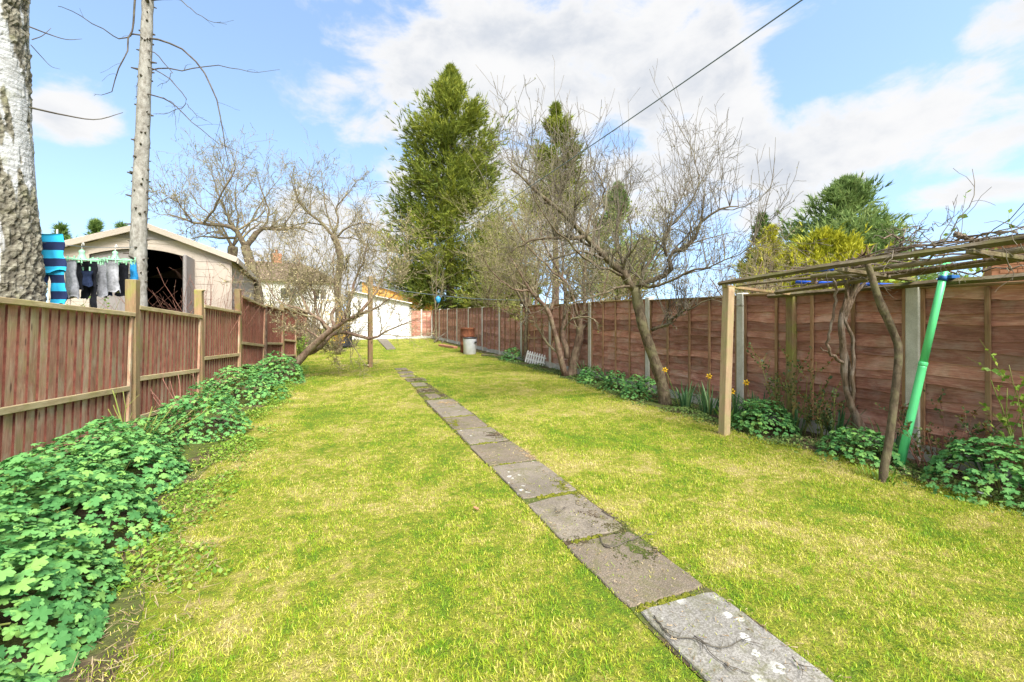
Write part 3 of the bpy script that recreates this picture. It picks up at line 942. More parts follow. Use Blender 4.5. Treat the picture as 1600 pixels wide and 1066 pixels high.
# front wall pieces round the arched opening
N = 16
top = lambda x: EV + (RG - EV) * (1 - abs(x + W_ / 2) / (W_ / 2)) - .03
front = []
for (xa_, xb_) in ((-W_, d0), (d1, 0)):
    wm.add([(xa_, 0, FL), (xb_, 0, FL), (xb_, 0, top(xb_)), (xa_, 0, top(xa_)), (xa_, .08, FL), (xb_, .08, FL), (xb_, .08, top(xb_)), (xa_, .08, top(xa_))],
           [(0, 1, 2, 3), (5, 4, 7, 6), (1, 5, 6, 2), (4, 0, 3, 7)])
xs = np.linspace(d0, d1, N + 1)
for a, b in zip(xs[:-1], xs[1:]):
    wm.add([(a, 0, arch(a)), (b, 0, arch(b)), (b, 0, top(b)), (a, 0, top(a)), (a, .08, arch(a)), (b, .08, arch(b))], [(0, 1, 2, 3), (0, 4, 5, 1)])
wm.add([(0, .08, FL), (0, LEN, FL), (0, LEN, EV - .03), (0, .08, EV - .03), (-.06, .08, FL), (-.06, LEN, FL), (-.06, LEN, EV - .03), (-.06, .08, EV - .03)],
       [(0, 1, 2, 3), (5, 4, 7, 6), (4, 0, 3, 7)])
wm.add([(-W_, .08, FL), (-W_, LEN, FL), (-W_, LEN, EV - .03), (-W_, .08, EV - .03), (-W_ + .06, .08, FL), (-W_ + .06, LEN, FL), (-W_ + .06, LEN, EV - .03), (-W_ + .06, .08, EV - .03)],
       [(1, 0, 3, 2), (4, 5, 6, 7)])
wm.add([(-W_, LEN, FL), (0, LEN, FL), (0, LEN, EV - .03), (-W_ / 2, LEN, RG - .03), (-W_, LEN, EV - .03)], [(1, 0, 4, 3, 2)])
wall = wm.build('wall', MATS['shed_panel'], shed)
# raised clapboard courses on the front and the side
for z in np.arange(.62, 2.95, .15):
    hw = W_ if z < EV - .05 else (RG - z - .03) / (RG - EV) * W_
    xl, xr = -W_ / 2 - hw / 2 + .03, -W_ / 2 + hw / 2 - .03
    segs = [(xl, xr)] if z > 2.66 else [(xl, d0 - .05), (d1 + .05, xr)]
    for a, b in segs:
        if b - a > .1:
            MB().add([(a, -.002, z), (b, -.002, z), (b, -.006, z + .004), (a, -.006, z + .004), (a, -.0025, z + .144), (b, -.0025, z + .144)],
                     [(1, 0, 3, 2)[::-1], (2, 3, 4, 5)[::-1]]).build('siding_board', MATS['shed_panel'], wall)
    if z < EV - .2:
        MB().add([(.002, .05, z), (.002, LEN, z), (.008, LEN, z + .004), (.008, .05, z + .004), (.003, LEN, z + .144), (.003, .05, z + .144)],
                 [(0, 1, 2, 3), (3, 2, 4, 5)]).build('siding_board', MATS['shed_panel'], wall)
# corner pilasters
for x in (-W_ + .02, -.30):
    MB().box((x, -.03, FL), (x + .28, -.014, EV - .1), .004).build('corner_panel', MATS['shed_trim'], wall)
# arch trim
for a, b in zip(xs[:-1], xs[1:]):
    pass
at_ = MB()
for a, b in zip(xs[:-1], xs[1:]):
    at_.add([(a, -.03, arch(a) - .02), (b, -.03, arch(b) - .02), (b, -.03, arch(b) + .045), (a, -.03, arch(a) + .045), (a, .0, arch(a) - .02), (b, .0, arch(b) - .02), (b, 0, arch(b) + .045), (a, 0, arch(a) + .045)],
            [(0, 1, 2, 3), (0, 4, 5, 1), (3, 2, 6, 7)])
at_.build('arch_trim', MATS['shed_trim'], shed)
# gable vent
MB().add([(-W_ / 2 - .52, -.016, 2.80), (-W_ / 2 + .52, -.016, 2.80), (-W_ / 2, -.016, 2.985), (-W_ / 2 - .52, .0, 2.80), (-W_ / 2 + .52, .0, 2.80), (-W_ / 2, 0, 2.985)],
         [(0, 1, 2), (0, 3, 4, 1), (1, 4, 5, 2), (2, 5, 3, 0)]).build('gable_vent', MATS['shed_door'], shed)
# roof slabs and fascias
rm = MB()
for sgn in (-1, 1):
    ex = -W_ / 2 + sgn * (W_ / 2 + .10)
    ez = EV - .10 * (RG - EV) / (W_ / 2)
    v = [(-W_ / 2, -.12, RG), (ex, -.12, ez), (ex, LEN + .1, ez), (-W_ / 2, LEN + .1, RG)]
    v2 = [(a, b, c + .05) for a, b, c in v]
    rm.add(v + v2, [(0, 1, 2, 3)[::sgn], (4, 5, 6, 7)[::-sgn], (1, 5, 6, 2), (2, 6, 7, 3)])
roof = rm.build('roof', MATS['shed_roof'], shed)
for sgn in (-1, 1):
    ex = -W_ / 2 + sgn * (W_ / 2 + .11)
    ez = EV - .10 * (RG - EV) / (W_ / 2)
    MB().bar((-W_ / 2, -.135, RG + .012), (ex, -.135, ez + .012), .03, .11, .006).build('fascia', MATS['shed_trim'], roof)
for sgn in (-1, 1):
    ex = -W_ / 2 + sgn * (W_ / 2 + .115)
    MB().box((ex - .015, -.12, EV - .10), (ex + .015, LEN + .1, EV + .02), .006).build('gutter', MATS['shed_trim'], roof)
# floor, dark lining, what stands inside
MB().box((-W_ + .03, .03, 0.0), (-.03, LEN - .03, FL), .01).build('floor_slab', MATS['concrete'], shed)
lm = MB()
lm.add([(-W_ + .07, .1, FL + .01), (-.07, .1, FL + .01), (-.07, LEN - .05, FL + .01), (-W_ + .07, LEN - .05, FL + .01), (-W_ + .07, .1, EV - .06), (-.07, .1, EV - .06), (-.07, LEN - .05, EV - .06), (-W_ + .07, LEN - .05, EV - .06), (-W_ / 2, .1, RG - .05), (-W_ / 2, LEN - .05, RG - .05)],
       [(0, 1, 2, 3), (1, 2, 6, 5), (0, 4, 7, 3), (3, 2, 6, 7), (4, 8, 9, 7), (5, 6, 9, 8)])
lm.build('shade_lining', MATS['dark'], shed)  # near-black sheets put the shade inside the shed into colour
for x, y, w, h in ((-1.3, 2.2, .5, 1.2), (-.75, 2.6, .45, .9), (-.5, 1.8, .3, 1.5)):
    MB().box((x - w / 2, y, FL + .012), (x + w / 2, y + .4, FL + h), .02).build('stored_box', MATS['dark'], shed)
# doors: the left leaf shut, the right leaf swung out edge-on
dl = MB()
for a, b in zip(xs[:8], xs[1:9]):
    a2, b2 = max(a, d0 + .01), min(b, -1.43)
    dl.add([(a2, .035, FL + .03), (b2, .035, FL + .03), (b2, .035, arch(b2) - .025), (a2, .035, arch(a2) - .025), (a2, .065, FL + .03), (b2, .065, FL + .03), (b2, .065, arch(b2) - .025), (a2, .065, arch(a2) - .025)],
           [(0, 1, 2, 3), (5, 4, 7, 6), (1, 5, 6, 2)])
dr = dl.build('door', MATS['shed_door'], shed)
for x in (-2.02, -1.78, -1.58):
    MB().box((x, .026, FL + .15), (x + .02, .034, 2.35), .003).build('door_rib', MATS['shed_door'], dr)
od = MB().box((d1 - .01, -.78, FL + .03), (d1 + .045, -.015, 2.46), .015).build('door', MATS['shed_door'], shed)
MB().box((d1 - .03, -.70, FL + .95), (d1 - .012, -.66, FL + 1.15), .004).build('door_handle', MATS['black_plastic'], od)

# ------------------------------------------------------------------ white boarded shed at the far end
WS = np.array((.55, 25.35))
ws = empty('white_shed', (WS[0], WS[1], 0), 0, 'long white boarded shed with a lean-to roof at the far end of the lawn', 'shed')
w_ = 3.14
zt = lambda x: 2.62 - .62 * x / w_
MB().add([(0, 0, 0.02), (w_, 0, 0.02), (w_, 0, zt(w_)), (0, 0, zt(0)), (0, 2.4, 0.02), (w_, 2.4, 0.02), (w_, 2.4, zt(w_)), (0, 2.4, zt(0))],
         [(0, 1, 2, 3), (1, 5, 6, 2), (5, 4, 7, 6), (4, 0, 3, 7), (3, 2, 6, 7)]).build('wall', MATS['white_wall'], ws)
nb = 20
for i in range(nb):
    a, b = w_ * i / nb + .004, w_ * (i + 1) / nb - .004
    MB().add([(a, -.014, .05), (b, -.014, .05), (b, -.014, zt(b) - .04), (a, -.014, zt(a) - .04), (a, -.001, .05), (b, -.001, .05), (b, -.001, zt(b) - .04), (a, -.001, zt(a) - .04)],
             [(0, 1, 2, 3), (0, 3, 7, 4), (1, 5, 6, 2), (3, 2, 6, 7)]).build('board', MATS['white_wall'], ws)
MB().bar((-.1, 1.15, zt(-.1) + .03), (w_ + .12, 1.15, zt(w_ + .12) + .03), 2.8, .05, .01).build('roof', MATS['white_paint'], ws)
MB().box((0, -.02, 0), (w_, .02, .045), .005).build('plinth', MATS['concrete'], ws)

# timber outbuilding beyond the end fence: orange gable boards above the fence line
ob = empty('timber_outbuilding', (3.3, 28.4, 0), 0, 'outbuilding with orange timber gable boards showing above the end fence', 'outbuilding')
zz = lambda x: 2.95 - .40 * x
MB().add([(-2.0, .03, 0), (2.3, .03, 0), (2.3, .03, zz(2.3)), (-2.0, .03, zz(-1.0)), (-2.0, 3, 0), (2.3, 3, 0), (2.3, 3, zz(2.3)), (-2.0, 3, zz(-1.0))],
         [(0, 1, 2, 3), (1, 5, 6, 2), (5, 4, 7, 6), (4, 0, 3, 7)]).build('wall', MATS['white_paint'], ob)
for i in range(4):
    o = -.17 * i
    MB().bar((-2.0, -.0 - .006 * i, zz(-1.0) + o - .05), (2.42, -.0 - .006 * i, zz(2.3) + o - .05), .028, .155, .006).build('gable_board', MATS['fresh_timber'], ob)
MB().bar((-2.1, 1.5, zz(-1.0) + .07), (2.5, 1.5, zz(2.4) + .08), 3.3, .05, .01).build('roof', MATS['slate'], ob)

# ------------------------------------------------------------------ houses
def house(name, loc, rz, w, d, eave, ridge, hip, wallm, roofm, label, chimney=None, windows=()):
    h = empty(name, loc, rz, label, 'house')
    MB().add([(-w / 2, 0, -.05), (w / 2, 0, -.05), (w / 2, 0, eave), (-w / 2, 0, eave), (-w / 2, d, -.05), (w / 2, d, -.05), (w / 2, d, eave), (-w / 2, d, eave)],
             [(0, 1, 2, 3), (1, 5, 6, 2), (5, 4, 7, 6), (4, 0, 3, 7)]).build('wall', wallm, h)
    o = .35
    a, b = -w / 2 - o, w / 2 + o
    e = eave - .05
    v = [(a, -o, e), (b, -o, e), (b, d + o, e), (a, d + o, e), (a + hip, d / 2, ridge), (b - hip, d / 2, ridge)]
    rm = MB().add(v + [(x, y, z - .12) for x, y, z in v[:4]], [(0, 1, 5, 4), (1, 2, 5), (2, 3, 4, 5), (3, 0, 4), (0, 6, 7, 1), (1, 7, 8, 2), (2, 8, 9, 3), (3, 9, 6, 0), (9, 8, 7, 6)])
    r_ = rm.build('roof', roofm, h)
    # tile courses as thin steps on the front slope
    nc = 14
    for i in range(nc):
        t = (i + .15) / nc
        xl, xr = a + hip * t, b - hip * t
        y = -o + (d / 2 + o) * t; z = e + (ridge - e) * t
        MB().bar((xl + .02, y, z + .01), (xr - .02, y, z + .01), .22, .035, 0).build('tile_course', roofm, r_)
    if chimney:
        cx, cw, ct = chimney
        c = MB().box((cx - cw / 2, d / 2 - .35, ridge - 1.3), (cx + cw / 2, d / 2 + .35, ct), .02).build('chimney', MATS['brick'], r_)
        MB().lathe([(.13, 0), (.12, .3), (.15, .32), (.15, .4)], (cx, d / 2, ct), 10).build('chimney_pot', MATS['brick'], r_)
    for (x, z, ww, hh) in windows:
        wf = MB()
        for (p0, p1) in (((x - ww / 2, z - hh / 2), (x + ww / 2, z - hh / 2 + .08)), ((x - ww / 2, z + hh / 2 - .08), (x + ww / 2, z + hh / 2)),
                         ((x - ww / 2, z - hh / 2 + .08), (x - ww / 2 + .08, z + hh / 2 - .08)), ((x + ww / 2 - .08, z - hh / 2 + .08), (x + ww / 2, z + hh / 2 - .08)),
                         ((x - .04, z - hh / 2 + .08), (x + .04, z + hh / 2 - .08))):
            wf.box((p0[0], -.06, p0[1]), (p1[0], .0, p1[1]), .005)
        f = wf.build('window', MATS['white_paint'], h)
        MB().box((x - ww / 2 + .081, -.03, z - hh / 2 + .081), (x + ww / 2 - .081, -.012, z + hh / 2 - .081)).build('pane', MATS['glass'], f)
    return h
p = R(447, 0, 42)
house('brown_roofed_house', (p[0], p[1], 0), RAD(14), 9.2, 8, 4.7, 6.75, 2.9, MATS['render'], MATS['brown_tile'],
      'house with a brown hipped roof and brick chimney behind the bare trees', (-.3, .9, 7.6), [(-3, 3.4, 1.5, 1.1), (0.2, 3.4, 1.5, 1.1), (3, 3.4, 1.3, 1.1)])
p = R(606, 0, 47)
house('grey_roofed_house', (p[0], p[1], 0), RAD(6), 6.4, 8, 3.45, 5.5, 2.4, MATS['render'], MATS['slate'],
      'pale house with a grey hipped roof beyond the white shed', None, [(-1.4, 2.4, 1.4, 1.1), (1.2, 2.4, 1.4, 1.1)])
# brick building beyond the right fence
p = R(1549, 0, 8.4)
bh = empty('brick_outbuilding', (p[0], p[1], 0), RAD(-66), 'orange brick outbuilding just visible above the lap fence by the pergola', 'building')
bw = MB().box((0, 0, -.05), (4.5, 3, 2.75), .01).build('wall', MATS['brick'], bh)
MB().bar((-.15, 1.5, 2.79), (4.7, 1.5, 2.79), 3.3, .08, .01).build('roof', MATS['slate'], bh)
br = raw_mesh('brick', *(lambda b: (np.concatenate(b.v), b.f))(MB().box((0, -.012, 0), (.212, -.001, .063), .003)))
n_ = 0
for i in range(18):
    for j in range(15):
        z = 1.62 + i * .075
        x = j * .223 + (.11 if i % 2 else 0)
        if z < 2.7 and x < 4.2:
            link('brick', br, MATS['brick'], bw, loc=(x, 0, z)); n_ += 1

# ================================================================== VEGETATION HELPERS
def nrm(v):
    return v / (np.linalg.norm(v, axis=-1, keepdims=True) + 1e-9)

def grow(rng, start, d, L, n, wig, trop):
    """vectorised branch growth -> (M,n,3)"""
    P = np.zeros((len(start), n, 3)); P[:, 0] = start
    d = nrm(d)
    step = (L / (n - 1))[:, None]
    for k in range(1, n):
        d = nrm(d + rng.normal(0, wig, d.shape) + trop)
        P[:, k] = P[:, k - 1] + d * step
    return P

RMIN = [.0016]
def sprout(rng, P, rad, k, t0, t1, Lr, n, ang, wig, trop, rr, taper=0.35, up=0.0):
    """k children on every parent polyline; lengths are a fraction of the parent's"""
    N, m, _ = P.shape
    t = rng.uniform(t0, t1, (N, k)).ravel() * (m - 1)
    pi = np.repeat(np.arange(N), k)
    i = np.minimum(t.astype(int), m - 2); f = (t - i)[:, None]
    s = P[pi, i] * (1 - f) + P[pi, i + 1] * f
    T = nrm(P[pi, i + 1] - P[pi, i])
    q = rng.normal(0, 1, s.shape); q = nrm(q - (q * T).sum(1, keepdims=True) * T)
    a = rng.uniform(ang[0], ang[1], len(s))[:, None]
    d = T * np.cos(a) + q * np.sin(a) + np.array((0, 0, up))
    plen = np.linalg.norm(np.diff(P, axis=1), axis=2).sum(1)[pi]
    L = plen * rng.uniform(Lr[0], Lr[1], len(s)) if Lr[1] <= 1.5 else rng.uniform(Lr[0] - 10, Lr[1] - 10, len(s))
    C = grow(rng, s, d, L, n, wig, trop)
    pr = (rad[pi, i] * (1 - f[:, 0]) + rad[pi, i + 1] * f[:, 0])
    r0 = np.clip(pr * rr, None, pr * .95)
    r = r0[:, None] * np.linspace(1, taper, n)[None]
    return C, np.maximum(r, RMIN[0])

def flecks(rng, P, k, size, t0=.3, asp=.5):
    """small pointed faces along the twigs (buds, young leaves): returns verts, quads, rnd"""
    N, m, _ = P.shape
    pi = np.repeat(np.arange(N), k)
    t = rng.uniform(t0, 1, len(pi)) * (m - 1.001)
    i = t.astype(int); f = (t - i)[:, None]
    c = P[pi, i] * (1 - f) + P[pi, i + 1] * f
    u = nrm(rng.normal(0, 1, c.shape) + nrm(P[pi, i + 1] - P[pi, i]) * .9 + (0, 0, .3))
    w = nrm(np.cross(u, rng.normal(0, 1, c.shape)))
    s = rng.uniform(size[0], size[1], len(c))[:, None]
    a, b = c, c + u * s
    V = np.stack((a, a + u * s * .5 + w * s * asp * .5, b, a + u * s * .5 - w * s * asp * .5), 1).reshape(-1, 3)
    F = np.arange(len(V)).reshape(-1, 4)
    return V, F, np.repeat(rng.random(len(c)), 4)

def local(o_mesh_verts, base):
    return np.asarray(o_mesh_verts) - np.asarray(base)

def bare_tree(name, base, trunk, limbs, label, seed, bark, twigm, kids, bud=None, group=None, cat='tree', trunk_r=None, drop=0.0, rmin=.0016, shoots=0):
    """trunk: list of 3-D points with radii; limbs: list of (points, r0, r1); kids: recursion settings"""
    rng = np.random.default_rng(seed)
    RMIN[0] = rmin
    base = np.asarray(base, float)
    t = empty(name, base, 0, label, cat, group)
    pts = smooth_line([p for p in trunk], 22) - base
    rr = np.interp(np.linspace(0, 1, 22), np.linspace(0, 1, len(trunk_r)), trunk_r)
    rr[0] *= 1.25; rr[1] *= 1.08
    rr = rr * (1 + .06 * np.sin(np.arange(22) * 1.7 + seed))
    pts[0, 2] -= .06
    MB().tube(pts, rr, 12).build('trunk', bark, t, True)
    Pm, Rm = [], []
    for (lp, r0, r1) in limbs:
        q = smooth_line(lp, 14) - base
        q[1:] += rng.normal(0, .012, (13, 3))
        r = np.linspace(r0, r1, 14) * (1 + .08 * rng.normal(0, 1, 14))
        MB().tube(q, r, 8).build('limb', bark, t, True)
        Pm.append(q); Rm.append(r)
    P, Rr = np.array(Pm), np.array(Rm)
    Vs, Fs, off = [], [], 0
    allP = [P]
    lastP, lastR = P, Rr
    for lev, kd in enumerate(kids):
        C, r = sprout(rng, lastP, lastR, **kd)
        v, f = tubes(C, r, 4 if lev == 0 else 3)
        Vs.append(v); Fs.append(f + off); off += len(v)
        if kd.get('n') == lastP.shape[1]:
            lastP, lastR = C, r
        else:
            lastP, lastR = C, r
        allP.append(C)
    if shoots:                       # straight upright water shoots from the limbs
        li_ = rng.integers(0, len(P), shoots); tj = rng.integers(3, 14, shoots)
        st_ = P[li_, tj]
        S = grow(rng, st_, np.stack((rng.normal(0, .28, shoots), rng.normal(0, .28, shoots), np.ones(shoots)), 1), rng.uniform(.35, 1.5, shoots) ** 1.15, 9, .05, (0, 0, .02))
        rS = np.full((shoots, 1), .0055) * np.linspace(1, .35, 9)
        S2, rS2 = sprout(rng, S, rS, 4, .25, 1, (.1, .3), 5, (.3, .8), .1, (0, 0, .03), .6)
        for P_, r_ in ((S, np.maximum(rS, rmin)), (S2, rS2)):
            v, f = tubes(P_, r_, 3); Vs.append(v); Fs.append(f + off); off += len(v)
    RMIN[0] = .0016
    crown = link('crown', raw_mesh('crown', np.concatenate(Vs), np.concatenate(Fs), True), twigm, t, kind='stuff')
    if bud:
        bm_, k, size, asp = bud
        bv, bf, ba = [], [], []
        o2 = 0
        for C in allP[-2:]:
            v, f, a = flecks(rng, C, k, size, .25, asp)
            bv.append(v); bf.append(f + o2); ba.append(a); o2 += len(v)
        link('buds', raw_mesh('buds', np.concatenate(bv), np.concatenate(bf), False, {'rnd': np.concatenate(ba)}), bm_, t, kind='stuff')
    return t

def spray_tree(name, base, H, prof, label, seed, mat, boughs=200, sprays=24, group=None, trunk_r=.2, zlo=.04, spray=.42, cat='tree', lean=(0, 0), rise=.25, blades=9, droop=.0, lump=.16, asp=.16, up=.35):
    """evergreen: boughs from the trunk, each ending in an uneven clump of upswept sprays of scale leaves"""
    rng = np.random.default_rng(seed)
    t = empty(name, base, 0, label, cat, group)
    n = 10
    tz = np.linspace(0, 1, n)
    tp = np.stack((lean[0] * tz ** 2, lean[1] * tz ** 2, H * .95 * tz - .1), 1)
    MB().tube(tp, trunk_r * (1 - .9 * tz) + .01, 8).build('trunk', MATS['plum_bark'], t, True)
    h = zlo + (1 - zlo) * rng.random(boughs) ** 1.12
    h[:3] = (.985, .965, .94)
    az_ = rng.uniform(0, 2 * math.pi, boughs)
    Rm = np.array([prof(x) for x in h])
    lum = np.array([1 + lump * 2.0 * mnoise.noise(Vector((math.cos(a) * 1.2 + seed, math.sin(a) * 1.2, x * H * .5))) for a, x in zip(az_, h)])
    L = np.maximum(.15, Rm * lum * rng.choice([1.0, .92, 1.14, .72], boughs, p=[.45, .25, .15, .15]) * rng.uniform(.9, 1.06, boughs))
    tipup = np.clip((h - .72) / .28, 0, 1) ** 1.3 * 2.4          # boughs turn upright towards the leader
    out = np.stack((np.cos(az_), np.sin(az_), rise + tipup), 1)
    L = L * (1 - .25 * tipup / 2.4) * np.where(rng.random(boughs) < .12, 1.15, 1.0)
    start = np.stack((lean[0] * h ** 2, lean[1] * h ** 2, h * H - L * rise), 1)
    P = start[:, None] + nrm(out)[:, None] * (L[:, None] * np.linspace(0, 1, 6)[None])[..., None]
    P[:, :, 2] += (np.linspace(0, 1, 6) ** 2)[None] * L[:, None] * (.22 - droop)
    v, f = tubes(P, np.maximum(.008, .03 * (L / L.max())[:, None] * np.linspace(1, .2, 6)[None]), 3)
    link('boughs', raw_mesh('boughs', v, f, True), MATS['plum_bark'], t, kind='stuff')
    M = boughs * sprays
    bi = np.repeat(np.arange(boughs), sprays)
    s = np.clip(rng.beta(3.4, 1.1, M), .2, 1.0)
    x = s * 5; i = np.minimum(x.astype(int), 4); fr = (x - i)[:, None]
    c = P[bi, i] * (1 - fr) + P[bi, i + 1] * fr
    cl = np.clip(L, .22, 2.6)[bi][:, None]              # clump size follows the bough
    side = rng.normal(0, 1, (M, 3)) * np.array((.15, .15, .10)) * cl
    side[:, 2] += np.abs(rng.normal(0, .10, M)) * cl[:, 0]
    c = c + side * np.where(rng.random(M) < .04, 1.35, 1.0)[:, None]
    d = nrm(nrm(out)[bi] * .7 + nrm(side) * .6 + np.array((0, 0, up - droop)) + rng.normal(0, .3, (M, 3)))
    tone = np.clip(.5 + .40 * (rng.random(M) - .5) + .50 * (rng.random(boughs)[bi] - .5), 0, 1)
    q = nrm(np.cross(d, rng.normal(0, 1, (M, 3)) * .5 + (0, 0, 1)))
    VV = []
    AA = []
    for b in range(blades):
        a = rng.uniform(-.75, .75, M)[:, None]
        dd = nrm(d * np.cos(a) + q * np.sin(a) + rng.normal(0, .18, (M, 3)))
        ln = spray * rng.uniform(.45, 1.0, M)[:, None]
        o = c + d * spray * rng.uniform(-.4, .35, M)[:, None]
        ww = nrm(np.cross(dd, rng.normal(0, 1, (M, 3)))) * ln * asp
        VV.append(np.stack((o + ww, o + dd * ln + (0, 0, -.02), o - ww), 1))
        AA.append(np.repeat(np.clip(tone + rng.normal(0, .08, M), 0, 1), 3))
    V = np.concatenate(VV).reshape(-1, 3)
    F = np.arange(len(V)).reshape(-1, 3)
    link('crown', raw_mesh('crown', V, F, False, {'rnd': np.concatenate(AA)}), mat, t, kind='stuff')
    return t

# ------------------------------------------------------------------ grass blades
def lawn_grass():
    rng = np.random.default_rng(3)
    pts, dist = [], []
    for (y0, y1) in [(a, a + .5) for a in np.arange(0.3, 25.5, .5)]:
        x0, x1 = -2.4, 5.0
        d = max(1.6, math.hypot((y0 + y1) / 2, 1.0))
        dens = 11200 * min(1, (2.4 / d)) ** 1.5
        if d > 5: dens *= 1.0
        n = int(dens * (x1 - x0) * .5)
        p = np.stack((rng.uniform(x0, x1, n), rng.uniform(y0, y1, n)), 1)
        # keep what the camera's surroundings could see
        lat = p[:, 0] * CY - p[:, 1] * SY; dep = p[:, 0] * SY + p[:, 1] * CY
        keep = (dep > .9) & (np.abs(lat) < dep * 1.35 + 1.0)
        p = p[keep]
        pts.append(p)
    p = np.concatenate(pts)
    wob = np.array([mnoise.noise(Vector((a * 4.5, b * 4.5, 1.0))) for a, b in p]) * .06
    wob2 = np.array([mnoise.noise(Vector((a * 13., b * 13., 2.0))) for a, b in p])
    le = left_bed_edge(p[:, 1][0]) if False else np.array([0.0])
    ys_ = np.arange(-1, 27, .1)
    LE = np.interp(p[:, 1], ys_, [left_bed_edge(y) for y in ys_]); RE = np.interp(p[:, 1], ys_, [right_bed_edge(y) for y in ys_])
    keep = ((p[:, 0] > LE - .10 + wob * 2.2 + (wob2 > .1) * -.12) | ((p[:, 0] > LE - .42) & (rng.random(len(p)) < .30 + .4 * wob2))) & (p[:, 0] < RE + .02 + wob + (wob2 > .25) * .12)
    far_left = p[:, 1] > 15
    keep &= ~(far_left & (p[:, 0] < -1.3))
    inpath = np.zeros(len(p), bool)
    for (x0, x1, y0, y1) in SLABS:
        inpath |= (p[:, 0] > x0 + .015 + wob * .8 + .015 * wob2) & (p[:, 0] < x1 - .035 + wob * 1.7 + .03 * wob2) & (p[:, 1] > y0) & (p[:, 1] < y1)
    joint = (p[:, 0] > PATH_X0) & (p[:, 0] < PATH_X1) & (p[:, 1] < 7)
    thin = joint & (rng.random(len(p)) < .65)
    inpath &= ~((p[:, 1] > 6.6) & (wob2 > .34 - .06 * (p[:, 1] - 6.6)))
    # overgrown patch over the edge of the fourth slab
    strew = inpath & (rng.random(len(p)) < .09 * (1 + 2 * (wob2 > .25)))
    keep &= (~inpath | strew) & ~thin
    # thin, worn patches
    worn = np.array([mnoise.noise(Vector((a * 1.4 + 9, b * 1.4, 5.0))) for a, b in p]) > .42
    keep &= ~(worn & (rng.random(len(p)) < .6))
    p = p[keep]
    n = len(p)
    d = np.hypot(p[:, 0] * SY + p[:, 1] * CY, .3)
    grow_ = 1 + .12 * np.maximum(0, d - 2.5)
    tall = .75 + .55 * np.array([mnoise.noise(Vector((a * 2.2, b * 2.2, 8.0))) for a, b in p])
    edge = np.clip(1 - np.abs(p[:, 0] - np.interp(p[:, 1], ys_, [right_bed_edge(y) for y in ys_])) / .15, 0, 1)
    L = rng.uniform(.014, .038, n) * np.clip(tall, .45, 1.5) * (1 + .5 * edge) * (1 + .02 * d)
    w = rng.uniform(.0009, .0017, n) * grow_
    a = rng.uniform(0, 2 * math.pi, n)
    lean = rng.uniform(.25, 1.15, n)
    lie = (rng.random(n) < .30) | strew[keep]                     # mown clippings lying flat
    lean = np.where(lie, rng.uniform(1.2, 1.5, n), lean)
    dx, dy = np.cos(a), np.sin(a)
    z0 = np.array([hgt(x, y) for x, y in p]) - .004 + np.where(lie, rng.uniform(.006, .022, n), 0)
    B = np.stack((p[:, 0], p[:, 1], z0), 1)
    D1 = np.stack((dx * np.sin(lean * .6), dy * np.sin(lean * .6), np.cos(lean * .6)), 1)
    D2 = np.stack((dx * np.sin(lean * 1.3), dy * np.sin(lean * 1.3), np.cos(lean * 1.3)), 1)
    tw = a + rng.normal(0, .5, n)
    S = np.stack((-np.sin(tw), np.cos(tw), np.zeros(n)), 1) * w[:, None]
    mid = B + D1 * (L * .55)[:, None]
    tip = mid + D2 * (L * .5)[:, None]
    V = np.stack((B - S, B + S, mid + S * .8, mid - S * .8, tip), 1).reshape(-1, 3)
    i = np.arange(n) * 5
    tri = np.concatenate((np.stack((i, i + 1, i + 2), 1), np.stack((i, i + 2, i + 3), 1), np.stack((i + 3, i + 2, i + 4), 1)))
    rv = np.clip(rng.normal(.5, .26, n) + .14 * lie, 0, 1)
    link('grass', raw_mesh('grass', V, tri, False, {'rnd': np.repeat(rv, 5)}), MATS['blade'], kind='stuff',
         label='short patchy mown grass of the lawn', cat='grass')
lawn_grass()

# ------------------------------------------------------------------ geranium mounds
def leaf_shape(r, lobes, seed, rnd=.5):
    """round leaf cut into blunt toothed lobes, each folded along its midrib; stalk at the origin"""
    r_ = random.Random(seed)
    V = [(0, 0, .0)]
    prof = (.60, .88, 1.0, .90, .98, .86)      # cleft, shoulder, tooth, notch, tooth, shoulder
    m = lobes * 6
    for k in range(m):
        a = 2 * math.pi * k / m
        ph = k % 6
        rad = r * prof[ph] * r_.uniform(.95, 1.05)
        if k in (0, 1, m - 1):
            rad *= .45
        z = -.16 * rad * (rad / r) + .07 * r * math.sin(a * 2 + seed) + r * (.10, .03, .02, -.07, .02, .03)[ph]
        V.append((math.cos(a - math.pi) * rad + r * .18, math.sin(a - math.pi) * rad, z))
    F = [(0, k + 1, (k + 1) % m + 1) for k in range(m)]
    return np.array(V), F
LEAVES = [leaf_shape(1.0, 5, s) for s in range(6)]
LEAF_MESH = []
for s in range(6):
    v, f = LEAVES[s]
    me = raw_mesh('leaf', v * .030, f, True, {'rnd': np.full(len(v), .3 + .1 * s)})
    me.materials.append(MATS['geranium_leaf'])
    LEAF_MESH.append(me)
LEAF_R = .043

def rot_to(nv, spin):
    z = Vector(nv).normalized()
    x = Vector((math.cos(spin), math.sin(spin), 0)); x = (x - z * x.dot(z)).normalized()
    y = z.cross(x)
    return Matrix((x, y, z)).transposed()

